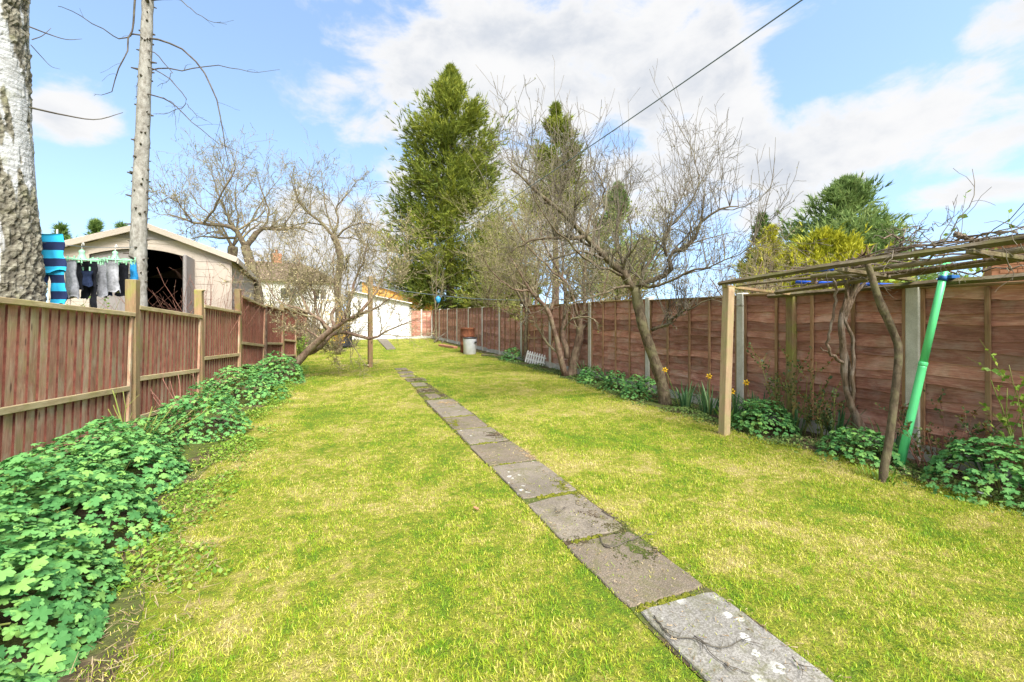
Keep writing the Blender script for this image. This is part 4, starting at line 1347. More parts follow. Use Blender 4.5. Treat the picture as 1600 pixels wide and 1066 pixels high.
def mound(cx, cy, rx, ry, h, label, seed, singles=60, dens=520, size=1.0, zmin=.0, rz=0.0, fence_cut=None, mat='geranium', name='geranium_plant', group='geranium mounds'):
    rng = np.random.default_rng(seed)
    t = empty(name, (cx, cy, hgt(cx, cy)), 0, label, 'plant', group)
    # short stalk heart
    st = MB()
    for k in range(10):
        a = rng.uniform(0, 6.28); q = rng.uniform(.2, .7)
        e = np.array((math.cos(a) * rx * q, math.sin(a) * ry * q, h * (1 - q * q) * .8))
        st.tube(smooth_line([(e[0] * .3, e[1] * .3, -.02), (e[0] * .6, e[1] * .6, e[2] * .7), e], 5), .004, 5)
    st.build('stems', MATS['green_stem'], t, True)
    n = int(dens * (2.6 if cy < 4.9 and cx < 0 else 1.9) * rx * ry * math.pi / (size * size))
    V, F, A = [], [], []
    off = 0
    cand = []
    for k in range(n):
        q = math.sqrt(rng.random()) * 1.02; a = rng.uniform(0, 6.28)
        lump = 1 + .16 * mnoise.noise(Vector((math.cos(a) * 1.3 + seed, math.sin(a) * 1.3, 0))) * 2
        x, y = math.cos(a) * q * rx * lump, math.sin(a) * q * ry * lump
        x, y = x * math.cos(rz) - y * math.sin(rz), x * math.sin(rz) + y * math.cos(rz)
        hz = h * (1 - min(1, q) ** 2.6) + .04
        hz *= 1 + .35 * mnoise.noise(Vector(((cx + x) * 3.2, (cy + y) * 3.2, 3.0)))
        layer = rng.choice([1.0, .82, .6], p=[.5, .3, .2])
        z = hz * layer + rng.normal(0, .012)
        if fence_cut is not None and cx + x < lf_x(cy + y) + .05:
            continue
        if cx + x > RF_X - .06:
            continue
        nv = np.array((x / rx * .75 * q, y / ry * .75 * q, 1.0)) + rng.normal(0, .30, 3)
        s = size * rng.uniform(.55, 1.2)
        cand.append((layer, z, (x, y, max(z, .015)), nv, rng.uniform(0, 6.28), s, int(rng.integers(6)), float(rng.random())))
    top = sorted([c for c in cand if c[0] == 1.0], key=lambda c: -(c[1] / h + .9 * (-c[2][1] * CY - c[2][0] * SY) / max(rx, ry) * .5))[:singles]
    ids = set(id(c) for c in top)
    for c in cand:
        M3 = rot_to(c[3], c[4])
        if id(c) in ids:
            o = link('leaf', LEAF_MESH[c[6]], None, t, loc=c[2], scale=c[5])
            o.rotation_euler = M3.to_euler()
            continue
        v, f = LEAVES[c[6]]
        vv = (v * .030 * c[5]) @ np.array(M3).T + c[2]
        V.append(vv); F.extend((a_ + off, b_ + off, c_ + off) for a_, b_, c_ in f); A.append(np.full(len(vv), c[7])); off += len(vv)
    link('foliage', raw_mesh('foliage', np.concatenate(V), np.array(F), True, {'rnd': np.concatenate(A)}), MATS[mat], t, kind='stuff')
    return t

mound(-1.46, 1.55, .80, .70, .38, 'large-leaved geranium mound filling the bottom left corner of the photo', 101, 150, 900, 1.15, fence_cut=1)
mound(-1.66, 2.52, .76, .66, .42, 'geranium mound against the paling fence, second from the bottom left corner', 102, 140, 760, 1.1, fence_cut=1)
mound(-1.78, 3.48, .70, .62, .42, 'geranium mound in the middle of the unbroken leafy bank, below the first full fence panel', 103, 100, 560, 1.05, fence_cut=1)
mound(-1.72, 4.38, .60, .54, .42, 'geranium mound at the lawn end of the bank, in front of the cut canes', 104, 90, 560, 1.0, fence_cut=1)
mound(-1.48, 5.95, .54, .50, .48, 'tall rounded geranium mound standing alone between the canes and the leaning tree', 105, 80, 560, .95, fence_cut=1)
mound(-1.42, 8.15, .60, .66, .50, 'broad geranium mound at the foot of the leaning tree, nearer the camera', 106, 60, 480, 1.0, fence_cut=1)
mound(-1.20, 10.1, .56, .70, .50, 'farthest geranium mound on the fence side, behind the leaning trunk', 107, 40, 420, 1.1, fence_cut=1)
mound(-1.85, 5.15, .40, .45, .30, 'low geranium tuft under the second fence post, behind the canes', 108, 30, 480, .95, fence_cut=1)
mound(4.78, 1.78, .50, .52, .36, 'dense geranium mound at the right edge beside the green pole', 111, 90, 560, 1.0, group='geraniums on the lap fence side')
mound(4.62, 2.72, .30, .36, .24, 'geranium clump between the vine trunk and the green pole', 112, 40, 560, .9, group='geraniums on the lap fence side')
mound(4.62, 3.75, .36, .36, .30, 'geranium mound beside the pergola post, under the daffodils', 113, 50, 560, .9, group='geraniums on the lap fence side')
mound(4.62, 5.95, .32, .34, .30, 'geranium mound right behind the crooked apple trunk', 114, 50, 520, .9, group='geraniums on the lap fence side')
mound(4.66, 6.75, .28, .32, .26, 'small geranium mound, second one beyond the crooked apple trunk', 115, 30, 500, .9, group='geraniums on the lap fence side')
mound(4.76, 7.75, .30, .34, .27, 'geranium mound just in front of the twin-stemmed tree', 116, 30, 460, .95, group='geraniums on the lap fence side')
mound(4.80, 12.2, .34, .45, .34, 'small geranium mound far back by the white picket edging', 117, 0, 420, 1.05, group='geraniums on the lap fence side')

# low weeds along the bed edges
def weeds(name, fx, y0, y1, n, seed, mat, label, size=(.007, .017), spread=.14, hmax=.075):
    rng = np.random.default_rng(seed)
    y = rng.uniform(y0, y1, n)
    x = np.array([fx(v) for v in y]) + rng.normal(0, spread, n)
    ok = (x > np.array([lf_x(v) for v in y]) + .05) & (x < RF_X - .06)
    x, y = x[ok], y[ok]; n = len(x)
    dens = np.array([mnoise.noise(Vector((a * 2.6, b * 2.6, seed))) for a, b in zip(x, y)])
    ok = dens > -.12
    x, y, dens = x[ok], y[ok], dens[ok]; n = len(x)
    z = rng.uniform(.01, hmax, n) * (.5 + dens * 1.3).clip(.2, 1.2)
    c = np.stack((x, y, z), 1)
    nv = nrm(rng.normal(0, .5, (n, 3)) + (0, 0, 1))
    u = nrm(np.cross(nv, rng.normal(0, 1, (n, 3)))); w = np.cross(nv, u)
    s = rng.uniform(size[0], size[1], n)[:, None]
    V = np.stack((c - u * s, c - u * s * .2 + w * s * .75, c + u * s, c - u * s * .2 - w * s * .75), 1).reshape(-1, 3)
    link(name, raw_mesh(name, V, np.arange(len(V)).reshape(-1, 4), False, {'rnd': np.repeat(rng.random(n), 4)}), MATS[mat], kind='stuff', label=label, cat='weeds')
weeds('edge_weeds', lambda y: left_bed_edge(y) + .04, 2.6, 13, 16000, 5, 'lime', 'fresh green weeds along the edge of the leafy bank')
weeds('bed_weeds', lambda y: right_bed_edge(y) + .22, .9, 14, 26000, 6, 'hedge', 'low green weeds in the bed along the lap fence', spread=.20)

# dry leaf litter and stalks
def litter(name, boxes, n, seed, label):
    rng = np.random.default_rng(seed)
    V, A = [], []
    for (x0, x1, y0, y1) in boxes:
        x, y = rng.uniform(x0, x1, n), rng.uniform(y0, y1, n)
        z = np.array([hgt(a, b) for a, b in zip(x, y)]) + rng.uniform(.015, .05, n)
        c = np.stack((x, y, z), 1)
        d = nrm(rng.normal(0, 1, (n, 3)) * (1, 1, .18)); w = nrm(np.cross(d, (0, 0, 1)))
        L = rng.uniform(.02, .09, n)[:, None]; ww = rng.uniform(.0008, .0028, n)[:, None]
        V.append(np.stack((c - w * ww, c + w * ww, c + d * L + w * ww * .4, c + d * L - w * ww * .4), 1).reshape(-1, 3))
        A.append(np.repeat(rng.random(n), 4))
    V = np.concatenate(V)
    link(name, raw_mesh(name, V, np.arange(len(V)).reshape(-1, 4), False, {'rnd': np.concatenate(A)}), MATS['thatch'], kind='stuff', label=label, cat='litter')
litter('dry_litter', [(4.35, 5.0, 2.05, 2.7), (4.4, 5.0, 1.4, 2.2), (4.5, 5.0, 2.8, 3.3), (-1.15, -.85, 3.0, 5.2), (-.95, -.6, 1.6, 3.1), (-.95, -.6, 9.2, 10.9), (-1.9, -.9, 11, 14)], 420, 8,
       'dry leaf litter and stalks on the bare edges of the beds')

# ================================================================== TREES
# ---- birch trunk close on the left, with fissured plates raised in the mesh
def birch():
    base = np.array((*R(-2, 0, 4.2)[:2], 0.0))
    t = empty('birch_tree', base, 0, 'thick birch trunk with white and rugged bark at the left edge', 'tree')
    nz, na = 330, 110
    top_c = R(-20, 0, 4.2)[:2] - base[:2]
    V, A, K = [], [], []
    for j in range(nz):
        z = -.1 + 7.6 * j / (nz - 1)
        f = min(1.0, z / 4.4)
        cx, cy = top_c[0] * f + .03 * math.sin(z * 1.3), top_c[1] * f
        r0 = .312 - .006 * z + .10 * math.exp(-max(z, 0) * 3.2)
        for i in range(na):
            a = 2 * math.pi * i / na
            u, v = math.cos(a), math.sin(a)
            big = mnoise.fractal(Vector((u * 2.3 + z * .5, v * 2.3, z * 1.25)), 1.0, 2.0, 4)
            rug = big * 1.7 + .62 - .13 * z
            rug = max(0.0, min(1.0, rug + .30))
            wx = .22 * mnoise.noise(Vector((u * 5, v * 5, z * 4)))
            cell = mnoise.voronoi(Vector((u * 4.4 + wx, v * 4.4, z * 8.5 + wx * 3)))[0]
            plate = min(1.0, max(0.0, (cell[1] - cell[0]) * 3.0))
            ridge = mnoise.fractal(Vector((u * 11, v * 11, z * 19)), 1.0, 2.0, 4)
            r = r0 + rug * (.024 * plate - .010 + .014 * ridge) + .003 * ridge
            V.append((cx + u * r, cy + v * r, z))
            A.append(rug)
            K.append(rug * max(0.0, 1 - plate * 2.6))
    V = np.array(V)
    idx = np.arange(nz * na).reshape(nz, na)
    a = idx[:-1]; b = np.roll(a, -1, 1); c = idx[1:]; d = np.roll(c, -1, 1)
    F = np.stack((a, b, d, c), -1).reshape(-1, 4)
    link('trunk', raw_mesh('trunk', V, F, False, {'rnd': np.array(A), 'crack': np.array(K)}), MATS['birch'], t)
    br = [([(46, 168, 4.2), (100, 180, 4.5), (150, 187, 4.7), (192, 176, 4.9)], .010, .003),
          ([(46, 42, 4.2), (80, 55, 4.4), (105, 62, 4.5), (128, 61, 4.6)], .007, .002),
          ([(50, 62, 4.25), (66, 56, 4.35), (80, 44, 4.4)], .005, .002),
          ([(48, 70, 4.2), (66, 90, 4.3), (80, 104, 4.35), (94, 108, 4.4)], .004, .0015)]
    for pts, r0, r1 in br:
        q = smooth_line([R(*x) for x in pts], 12) - base
        MB().tube(q, np.linspace(r0, r1, 12), 5).build('branch', MATS['dark_twig'], t, True)
    # a few upper limbs above the frame so the trunk is a tree
    rng = np.random.default_rng(5)
    s = np.array([(0, 0, z) for z in (5.6, 6.1, 6.6, 7.1, 7.4)]); s[:, :2] += top_c
    P = grow(rng, s, rng.normal(0, 1, (5, 3)) * (1, 1, .2) + (0, 0, .9), np.full(5, 3.0), 12, .12, (0, 0, .03))
    r = np.full((5, 1), .09) * np.linspace(1, .25, 12)
    C, r2 = sprout(rng, P, r, 14, .2, 1, (.3, .6), 9, (.4, 1.0), .15, (0, 0, -.05), .5)
    C3, r3 = sprout(rng, C, r2, 9, .2, 1, (.25, .5), 7, (.3, .9), .18, (0, 0, -.12), .6)
    Vs, Fs, off = [], [], 0
    for P_, r_, sd_ in ((P, r, 8), (C, r2, 5), (C3, r3, 3)):
        v, f = tubes(P_, r_, sd_); Vs.append(v); Fs.append(f + off); off += len(v)
    link('crown', raw_mesh('crown', np.concatenate(Vs), np.concatenate(Fs), True), MATS['dark_twig'], t, kind='stuff')
birch()

# ---- tall pale trunk with branch stubs, behind the left fence
def stub_trunk():
    rng = np.random.default_rng(9)
    base = np.array((*R(214, 0, 5.8)[:2], 0.0))
    t = empty('spruce_tree', base, 0, 'slim pale trunk studded with branch stubs in front of the tan shed', 'tree')
    keys = [R(214, 655, 5.8), R(215, 480, 5.8), R(216, 400, 5.8), R(219, 300, 5.8), R(224, 180, 5.8), R(231, 0, 5.8), R(236, -170, 5.8), R(240, -300, 5.85)]
    keys[0][2] = -.1
    pts = smooth_line(keys, 90) - base
    rr = np.interp(pts[:, 2], [0, 1.5, 3.4, 5.5, 8], [.12, .098, .082, .060, .035])
    rr = rr * (1 + .035 * rng.normal(0, 1, 90))
    tr = MB().tube(pts, rr, 18).build('trunk', MATS['spruce_bark'], t, True)
    for k in range(150):
        j = int(rng.integers(14, 88)); a = rng.uniform(0, 6.28)
        d = np.array((math.cos(a), math.sin(a), rng.uniform(-.1, .35)))
        s = pts[j] + d * rr[j] * .85
        L = rng.uniform(.012, .035) if rng.random() < .8 else rng.uniform(.04, .08)
        r0 = rng.uniform(.008, .016)
        MB().tube([s - d * .01, s + d * L * .5, s + d * (rr[j] * .15 + L)], [r0 * 1.5, r0, r0 * .6], 6).build('stub', MATS['dark_twig'], tr)
    br = [([(232, 60, 5.8), (262, 66, 5.6), (300, 90, 5.5), (325, 125, 5.4), (340, 165, 5.4), (348, 215, 5.4), (356, 245, 5.45), (365, 272, 5.5)], .013, .003),
          ([(229, 57, 5.8), (208, 53, 5.7), (205, 58, 5.7), (180, 58, 5.6), (150, 40, 5.5), (115, 18, 5.4), (90, 8, 5.3)], .011, .003),
          ([(213, -30, 5.9), (211, 0, 5.8), (208, 40, 5.7), (201, 58, 5.65), (196, 88, 5.6), (182, 108, 5.6), (178, 140, 5.6), (165, 150, 5.6), (148, 148, 5.6)], .014, .002),
          ([(226, 112, 5.8), (250, 108, 5.9), (290, 108, 6.0), (330, 102, 6.1), (370, 107, 6.2), (400, 114, 6.3), (436, 108, 6.4)], .010, .002),
          ([(228, 78, 5.8), (245, 85, 5.7), (262, 105, 5.7), (268, 115, 5.7), (262, 125, 5.7), (244, 134, 5.7)], .007, .002),
          ([(227, 103, 5.8), (255, 115, 5.6), (280, 138, 5.5), (291, 160, 5.5), (280, 170, 5.5), (255, 178, 5.5), (238, 177, 5.5)], .007, .002),
          ([(225, 146, 5.8), (250, 152, 5.7), (280, 168, 5.6), (310, 200, 5.5), (350, 228, 5.5), (405, 252, 5.5)], .009, .002),
          ([(248, 152, 5.7), (268, 160, 5.6), (274, 182, 5.6), (276, 220, 5.6)], .005, .0015),
          ([(292, 162, 5.5), (305, 178, 5.5), (332, 194, 5.5)], .004, .0015),
          ([(232, 2, 5.8), (262, -2, 5.7), (285, 4, 5.6), (305, 20, 5.6), (330, 34, 5.6), (355, 39, 5.6)], .008, .002),
          ([(215, 118, 5.8), (213, 135, 5.8), (214, 155, 5.8)], .004, .0015)]
    P = []
    for p_, r0, r1 in br:
        q = smooth_line([R(*x) for x in p_], 14) - base
        q[2:] += rng.normal(0, .008, (12, 3))
        MB().tube(q, np.linspace(r0, r1, 14), 5).build('branch', MATS['dark_twig'], t, True)
        P.append(q)
    P = np.array(P)
    C, r = sprout(rng, P, np.full(P.shape[:2], .004), 3, .3, 1, (.08, .18), 6, (.4, 1.1), .15, (0, 0, -.04), .6)
    v, f = tubes(C, r, 3)
    link('crown', raw_mesh('crown', v, f, True), MATS['dark_twig'], t, kind='stuff')
stub_trunk()

# ---- crooked apple tree on the right of the lawn
K1 = dict(k=8, t0=.2, t1=1, Lr=(.28, .62), n=9, ang=(.45, 1.15), wig=.20, trop=(0, 0, .05), rr=.5, up=.3)
K2 = dict(k=7, t0=.15, t1=1, Lr=(.28, .65), n=6, ang=(.4, 1.1), wig=.22, trop=(0, 0, .04), rr=.55, up=.1)
K3 = dict(k=5, t0=.2, t1=1, Lr=(.22, .5), n=4, ang=(.35, 1.0), wig=.2, trop=(0, 0, .02), rr=.6)
def px(*pts):
    return [R(*p) for p in pts]
gb = G(1040, 634)
bare_tree('apple_tree', (gb[0], gb[1], 0),
          px((1040, 634, 6.7), (1034, 600, 6.7), (1020, 556, 6.65), (1006, 515, 6.6), (998, 480, 6.6), (992, 450, 6.6)), [
    (px((993, 455, 6.6), (970, 425, 6.5), (938, 395, 6.35), (905, 360, 6.2), (870, 325, 6.0), (830, 290, 5.9), (800, 262, 5.8)), .062, .012),
    (px((912, 368, 6.25), (890, 374, 6.1), (862, 372, 5.9), (830, 375, 5.8), (800, 392, 5.7)), .034, .010),
    (px((915, 372, 6.2), (925, 335, 6.3), (945, 300, 6.5), (930, 265, 6.6)), .022, .006),
    (px((993, 452, 6.6), (1020, 437, 6.5), (1046, 422, 6.4), (1046, 398, 6.3), (1078, 385, 6.2), (1100, 345, 6.1), (1125, 328, 6.0), (1150, 322, 6.0)), .044, .008),
    (px((1042, 400, 6.35), (1040, 370, 6.4), (1060, 340, 6.5), (1092, 290, 6.6), (1085, 240, 6.7)), .022, .006),
    (px((985, 440, 6.6), (975, 415, 6.8), (962, 380, 7.0), (968, 340, 7.2), (985, 290, 7.3)), .030, .006),
    (px((1000, 445, 6.6), (1008, 420, 6.9), (1030, 390, 7.2), (1050, 340, 7.5), (1080, 280, 7.7)), .030, .006),
    (px((975, 432, 6.55), (955, 425, 6.2), (920, 408, 5.8), (890, 380, 5.6), (850, 340, 5.4), (830, 295, 5.3)), .024, .005),
    (px((1018, 516, 6.62), (1045, 505, 6.5), (1062, 492, 6.4), (1085, 480, 6.2), (1130, 462, 6.0)), .026, .005),
    (px((995, 447, 6.6), (1030, 445, 6.2), (1080, 425, 5.9), (1130, 410, 5.6), (1200, 370, 5.4)), .022, .004),
    (px((870, 325, 6.0), (880, 280, 6.0), (900, 240, 6.1)), .014, .004),
    (px((990, 448, 6.6), (960, 450, 6.4), (915, 470, 6.2), (880, 470, 6.1), (840, 455, 6.0)), .022, .004)],
          'crooked apple tree with a bent bare trunk and wide twiggy crown beside the daffodils', 41, MATS['apple_bark'], MATS['grey_twig'],
          [dict(K1, k=14, t0=.05, Lr=(.16, .44)), dict(K2, k=6, Lr=(.3, .75)), dict(K3, k=3, Lr=(.25, .6))], (MATS['fleck'], 1, (.010, .024), .5), shoots=260, rmin=.0024, trunk_r=[.095, .085, .078, .075, .080, .072])

# ---- multi-stemmed tree further along the right fence
gb = G(887, 589)
bare_tree('plum_tree', (gb[0], gb[1], 0),
          px((893, 588, 9.8), (898, 560, 9.8), (906, 525, 9.75), (905, 495, 9.7)), [
    (px((884, 589, 9.8), (876, 560, 9.75), (868, 525, 9.7), (856, 486, 9.6), (838, 465, 9.5), (820, 440, 9.4), (800, 405, 9.3)), .080, .018),
    (px((858, 488, 9.6), (868, 460, 9.7), (880, 420, 9.8), (872, 360, 9.9), (850, 310, 10)), .040, .008),
    (px((905, 500, 9.7), (915, 470, 9.6), (912, 430, 9.5), (925, 380, 9.4), (935, 330, 9.3)), .050, .008),
    (px((886, 560, 9.8), (880, 520, 9.9), (882, 480, 10), (880, 440, 10.1), (850, 380, 10.2), (840, 330, 10.3)), .070, .008),
    (px((882, 470, 10), (892, 465, 10), (894, 462, 10)), .085, .080),
    (px((905, 500, 9.7), (890, 450, 9.4), (860, 420, 9.2), (820, 380, 9.0), (790, 330, 8.9)), .035, .006),
    (px((905, 520, 9.75), (930, 490, 9.7), (945, 450, 9.6), (960, 400, 9.5)), .035, .006),
    (px((830, 455, 9.45), (800, 450, 9.3), (770, 425, 9.2), (745, 385, 9.1)), .025, .005)],
          'twin-stemmed bare tree with a dense twiggy crown halfway along the lap fence', 43, MATS['plum_bark'], MATS['twig'],
          [dict(K1, k=9, Lr=(.26, .55)), dict(K2, k=7), dict(K3, k=4)], (MATS['fleck'], 2, (.02, .05), .5), rmin=.0035, shoots=50, trunk_r=[.105, .10, .09, .07])
gb = G(822, 566)
bare_tree('thin_tree', (gb[0], gb[1], 0), px((822, 566, 12.7), (821, 530, 12.7), (823, 490, 12.7), (818, 450, 12.7)), [
    (px((823, 495, 12.7), (830, 450, 12.8), (845, 400, 12.9), (850, 350, 13)), .035, .006),
    (px((820, 480, 12.7), (800, 440, 12.6), (780, 400, 12.5), (770, 350, 12.4)), .035, .006),
    (px((818, 455, 12.7), (815, 400, 12.8), (822, 340, 12.9), (815, 290, 13)), .035, .006),
    (px((822, 510, 12.7), (808, 495, 12.5), (790, 485, 12.3)), .02, .005)],
          'thin single-stemmed bare tree next to the white picket edging', 44, MATS['apple_bark'], MATS['twig'],
          [dict(K1, k=10), dict(K2, k=8), dict(K3, k=5)], (MATS['fleck'], 2, (.03, .06), .5), trunk_r=[.06, .05, .045, .04])
# small twiggy tree in the far right corner of the lawn
gb = G(682, 532)
bare_tree('corner_sapling', (gb[0], gb[1], 0), px((682, 532, 22), (681, 505, 22), (680, 470, 22)), [
    (px((681, 480, 22), (676, 450, 22), (672, 420, 22)), .03, .006), (px((681, 490, 22), (690, 455, 22), (695, 415, 22)), .03, .006), (px((681, 475, 22), (682, 440, 22.3), (684, 405, 22.5)), .03, .006)],
          'thin bare sapling in the far corner of the lawn below the big conifer', 45, MATS['apple_bark'], MATS['twig'], [dict(K1, k=9), dict(K2, k=7)], None, trunk_r=[.06, .05, .03])

# ---- bare shrubs and trees beyond the right fence, a grey-green haze of twigs
for (bx, by, dep, sx, hh, sd_, lab) in ((752, 560, 18, 1.9, 4.2, 51, 'pale bare bush behind the lap fence, right of the big conifer'),
                                        (835, 580, 15, 2.1, 4.6, 52, 'bare bush behind the lap fence above the white picket edging'),
                                        (945, 600, 12.5, 1.8, 3.6, 53, 'bare twiggy bush behind the lap fence, in the crown of the apple tree'),
                                        (1175, 600, 9.0, 1.2, 2.25, 54, 'tan bare bush behind the lap fence above the pergola post'),
                                        (432, 0, 19, 1.6, 3.3, 55, 'brown bare bush behind the paling fence, below the brick chimney'),
                                        (490, 0, 20, 1.7, 3.4, 56, 'brown bare bush beyond the leaning tree, in front of the hipped roof')):
    p = R(bx, 0, dep); b = np.array((max(p[0], 5.5 if sd_ == 54 else 5.7) if sd_ < 55 else p[0], p[1], 0))
    rr_ = np.random.default_rng(sd_)
    limbs = []
    for k in range(9):
        a = rr_.uniform(0, 6.28); q = rr_.uniform(.3, 1.0)
        e = b + (math.cos(a) * sx * q, math.sin(a) * sx * q, hh * rr_.uniform(.75, 1.1) * (1.1 - .3 * q))
        if sd_ < 55: e[0] = max(e[0], 5.3)
        m_ = b * .5 + e * .5 + (0, 0, hh * .08) + rr_.normal(0, .1, 3)
        limbs.append(([b + (0, 0, .2), m_, e], .035, .008))
    bare_tree('bare_bush', b, [b, b + (.02, 0, .5), b + (0, .02, 1.0)], limbs, lab, sd_, MATS['plum_bark'], MATS['twig'],
              [dict(K1, k=10 if sd_ < 55 else 7), dict(K2, k=7 if sd_ < 55 else 5), dict(K3, k=3)], (MATS['fleck'] if sd_ != 54 else MATS['thatch'], 3 if sd_ != 54 else 1, (.03, .07) if sd_ != 54 else (.02, .04), .5), trunk_r=[.07, .06, .05], cat='bush', group='bare bushes beyond the lap fence' if sd_ < 55 else 'bare bushes in front of the brown roof')

# ---- apple trees behind the shed on the left
p = R(398, 0, 14.0); b = np.array((p[0], p[1], 0))
AK = [dict(K1, k=10, t0=.1, Lr=(.24, .52)), dict(K2, k=7), dict(K3, k=4)]
bare_tree('old_apple_tree', b, [b] + px((402, 470, 14), (396, 430, 14), (387, 398, 14), (383, 385, 14)), [
    (px((384, 388, 14), (375, 370, 13.9), (365, 358, 13.8), (345, 352, 13.6), (318, 350, 13.4), (295, 345, 13.2), (262, 335, 13)), 0.094, 0.016),
    (px((384, 386, 14), (398, 368, 14.1), (412, 358, 14.2), (440, 358, 14.4), (468, 357, 14.6), (490, 365, 14.8)), 0.094, 0.016),
    (px((366, 358, 13.8), (352, 330, 13.9), (340, 300, 14), (330, 270, 14.2)), 0.043, 0.006),
    (px((318, 350, 13.4), (335, 325, 13.2), (350, 295, 13), (368, 265, 13), (360, 235, 13)), 0.036, 0.005),
    (px((412, 358, 14.2), (420, 330, 14.4), (410, 300, 14.5), (400, 268, 14.6)), 0.036, 0.005),
    (px((300, 345, 13.2), (285, 325, 13), (265, 310, 12.9), (245, 318, 12.8)), 0.029, 0.005),
    (px((440, 358, 14.4), (455, 335, 14.5), (470, 315, 14.6), (480, 290, 14.7)), 0.029, 0.005),
    (px((366, 372, 14.2), (340, 372, 14.6), (310, 370, 14.9), (285, 378, 15)), 0.043, 0.006)],
          'old spreading apple tree with lichen-green twigs rising behind the tan shed', 61, MATS['apple_bark'], MATS['twig'], AK, (MATS['fleck'], 2, (.02, .045), .5), rmin=.004, shoots=60, trunk_r=[.20, .17, .15, .14, .13])
p = R(362, 0, 15.5); b = np.array((p[0], p[1], 0))
bare_tree('stub_apple_tree', b, [b] + px((362, 460, 15.5), (362, 420, 15.5), (364, 385, 15.5)), [
    (px((364, 388, 15.5), (355, 372, 15.4), (335, 362, 15.3), (312, 372, 15.2)), 0.065, 0.008),
    (px((364, 386, 15.5), (372, 350, 15.6), (368, 310, 15.7), (372, 270, 15.8)), 0.043, 0.006),
    (px((364, 386, 15.5), (340, 345, 15.8), (310, 320, 16), (290, 290, 16.2)), 0.036, 0.006),
    (px((364, 386, 15.5), (395, 340, 15.8), (420, 300, 16), (440, 275, 16.2)), 0.036, 0.006)],
          'thick upright bare trunk just above the shed roof edge', 62, MATS['apple_bark'], MATS['twig'], AK, (MATS['fleck'], 2, (.02, .045), .5), rmin=.004, shoots=40, trunk_r=[.22, .2, .17, .15])
p = R(528, 0, 17.0); b = np.array((p[0], p[1], 0))
bare_tree('grey_apple_tree', b, [b] + px((530, 500, 17.0), (527, 445, 17.0), (532, 410, 17.0), (528, 385, 17.0), (520, 368, 17.0)), [
    (px((522, 370, 17.0), (505, 352, 16.9), (485, 335, 16.8), (468, 318, 16.7), (460, 300, 16.6), (455, 275, 16.5)), 0.065, 0.010),
    (px((522, 366, 17.0), (528, 345, 17.1), (525, 325, 17.2), (545, 300, 17.3), (560, 280, 17.4)), 0.050, 0.008),
    (px((524, 372, 17.0), (545, 355, 16.9), (570, 348, 16.8), (590, 355, 16.7), (602, 375, 16.6)), 0.043, 0.006),
    (px((505, 352, 16.9), (480, 348, 17.2), (455, 355, 17.5), (435, 375, 17.7)), 0.036, 0.006),
    (px((522, 366, 17.0), (510, 330, 17.3), (505, 295, 17.5), (500, 262, 17.7)), 0.036, 0.006),
    (px((524, 372, 17.0), (550, 372, 17.5), (575, 385, 17.7), (585, 405, 17.8)), 0.029, 0.005),
    (px((530, 432, 17.0), (538, 418, 16.9), (545, 405, 16.8)), 0.043, 0.032)],
          'umbrella-shaped bare apple tree behind the leaning tree, crown against the cloud', 63, MATS['apple_bark'], MATS['twig'], AK, (MATS['fleck'], 2, (.02, .045), .5), rmin=.004, shoots=60, trunk_r=[.14, .13, .13, .125, .12, .11])

# ---- leaning tree on the left with pale buds
gb = G(446, 594)
bare_tree('leaning_tree', (gb[0], gb[1], 0),
          px((446, 594, 9.4), (462, 570, 9.35), (482, 548, 9.3), (505, 526, 9.2), (522, 512, 9.15)), [
    (px((480, 552, 9.35), (497, 545, 9.5), (512, 530, 9.6), (520, 522, 9.7), (545, 520, 9.8), (580, 530, 9.9), (600, 520, 9.9), (630, 508, 10), (650, 500, 10)), .060, .008),
    (px((520, 514, 9.15), (538, 503, 9.1), (560, 492, 9.0), (590, 480, 8.9), (625, 455, 8.8)), .05, .008),
    (px((516, 518, 9.2), (505, 505, 9.1), (482, 488, 9.0), (460, 480, 8.9), (435, 470, 8.8), (415, 440, 8.7)), .045, .007),
    (px((522, 512, 9.15), (520, 490, 9.3), (530, 460, 9.5), (520, 420, 9.6), (525, 380, 9.7)), .04, .006),
    (px((536, 503, 9.1), (545, 475, 9.2), (555, 440, 9.3), (570, 400, 9.4), (575, 360, 9.5)), .04, .006),
    (px((512, 516, 9.2), (495, 490, 9.4), (490, 455, 9.6), (470, 415, 9.7), (455, 385, 9.8)), .035, .006),
    (px((560, 492, 9.0), (585, 460, 9.2), (605, 420, 9.4), (615, 385, 9.5)), .03, .005),
    (px((482, 488, 9.0), (470, 460, 9.1), (465, 430, 9.2), (470, 395, 9.3)), .025, .005),
    (px((545, 520, 9.8), (530, 540, 9.7), (520, 553, 9.6)), .018, .005),
    (px((500, 530, 9.2), (470, 512, 9.1), (440, 515, 9.0)), .02, .005)],
          'leaning bare tree with cream buds growing out of the leafy bank', 64, MATS['plum_bark'], MATS['twig'],
          [dict(K1, k=11, Lr=(.25, .6)), dict(K2, k=8), dict(K3, k=5)], (MATS['bud'], 1, (.022, .045), .5), rmin=.0035, shoots=40, trunk_r=[.088, .082, .076, .066, .055])

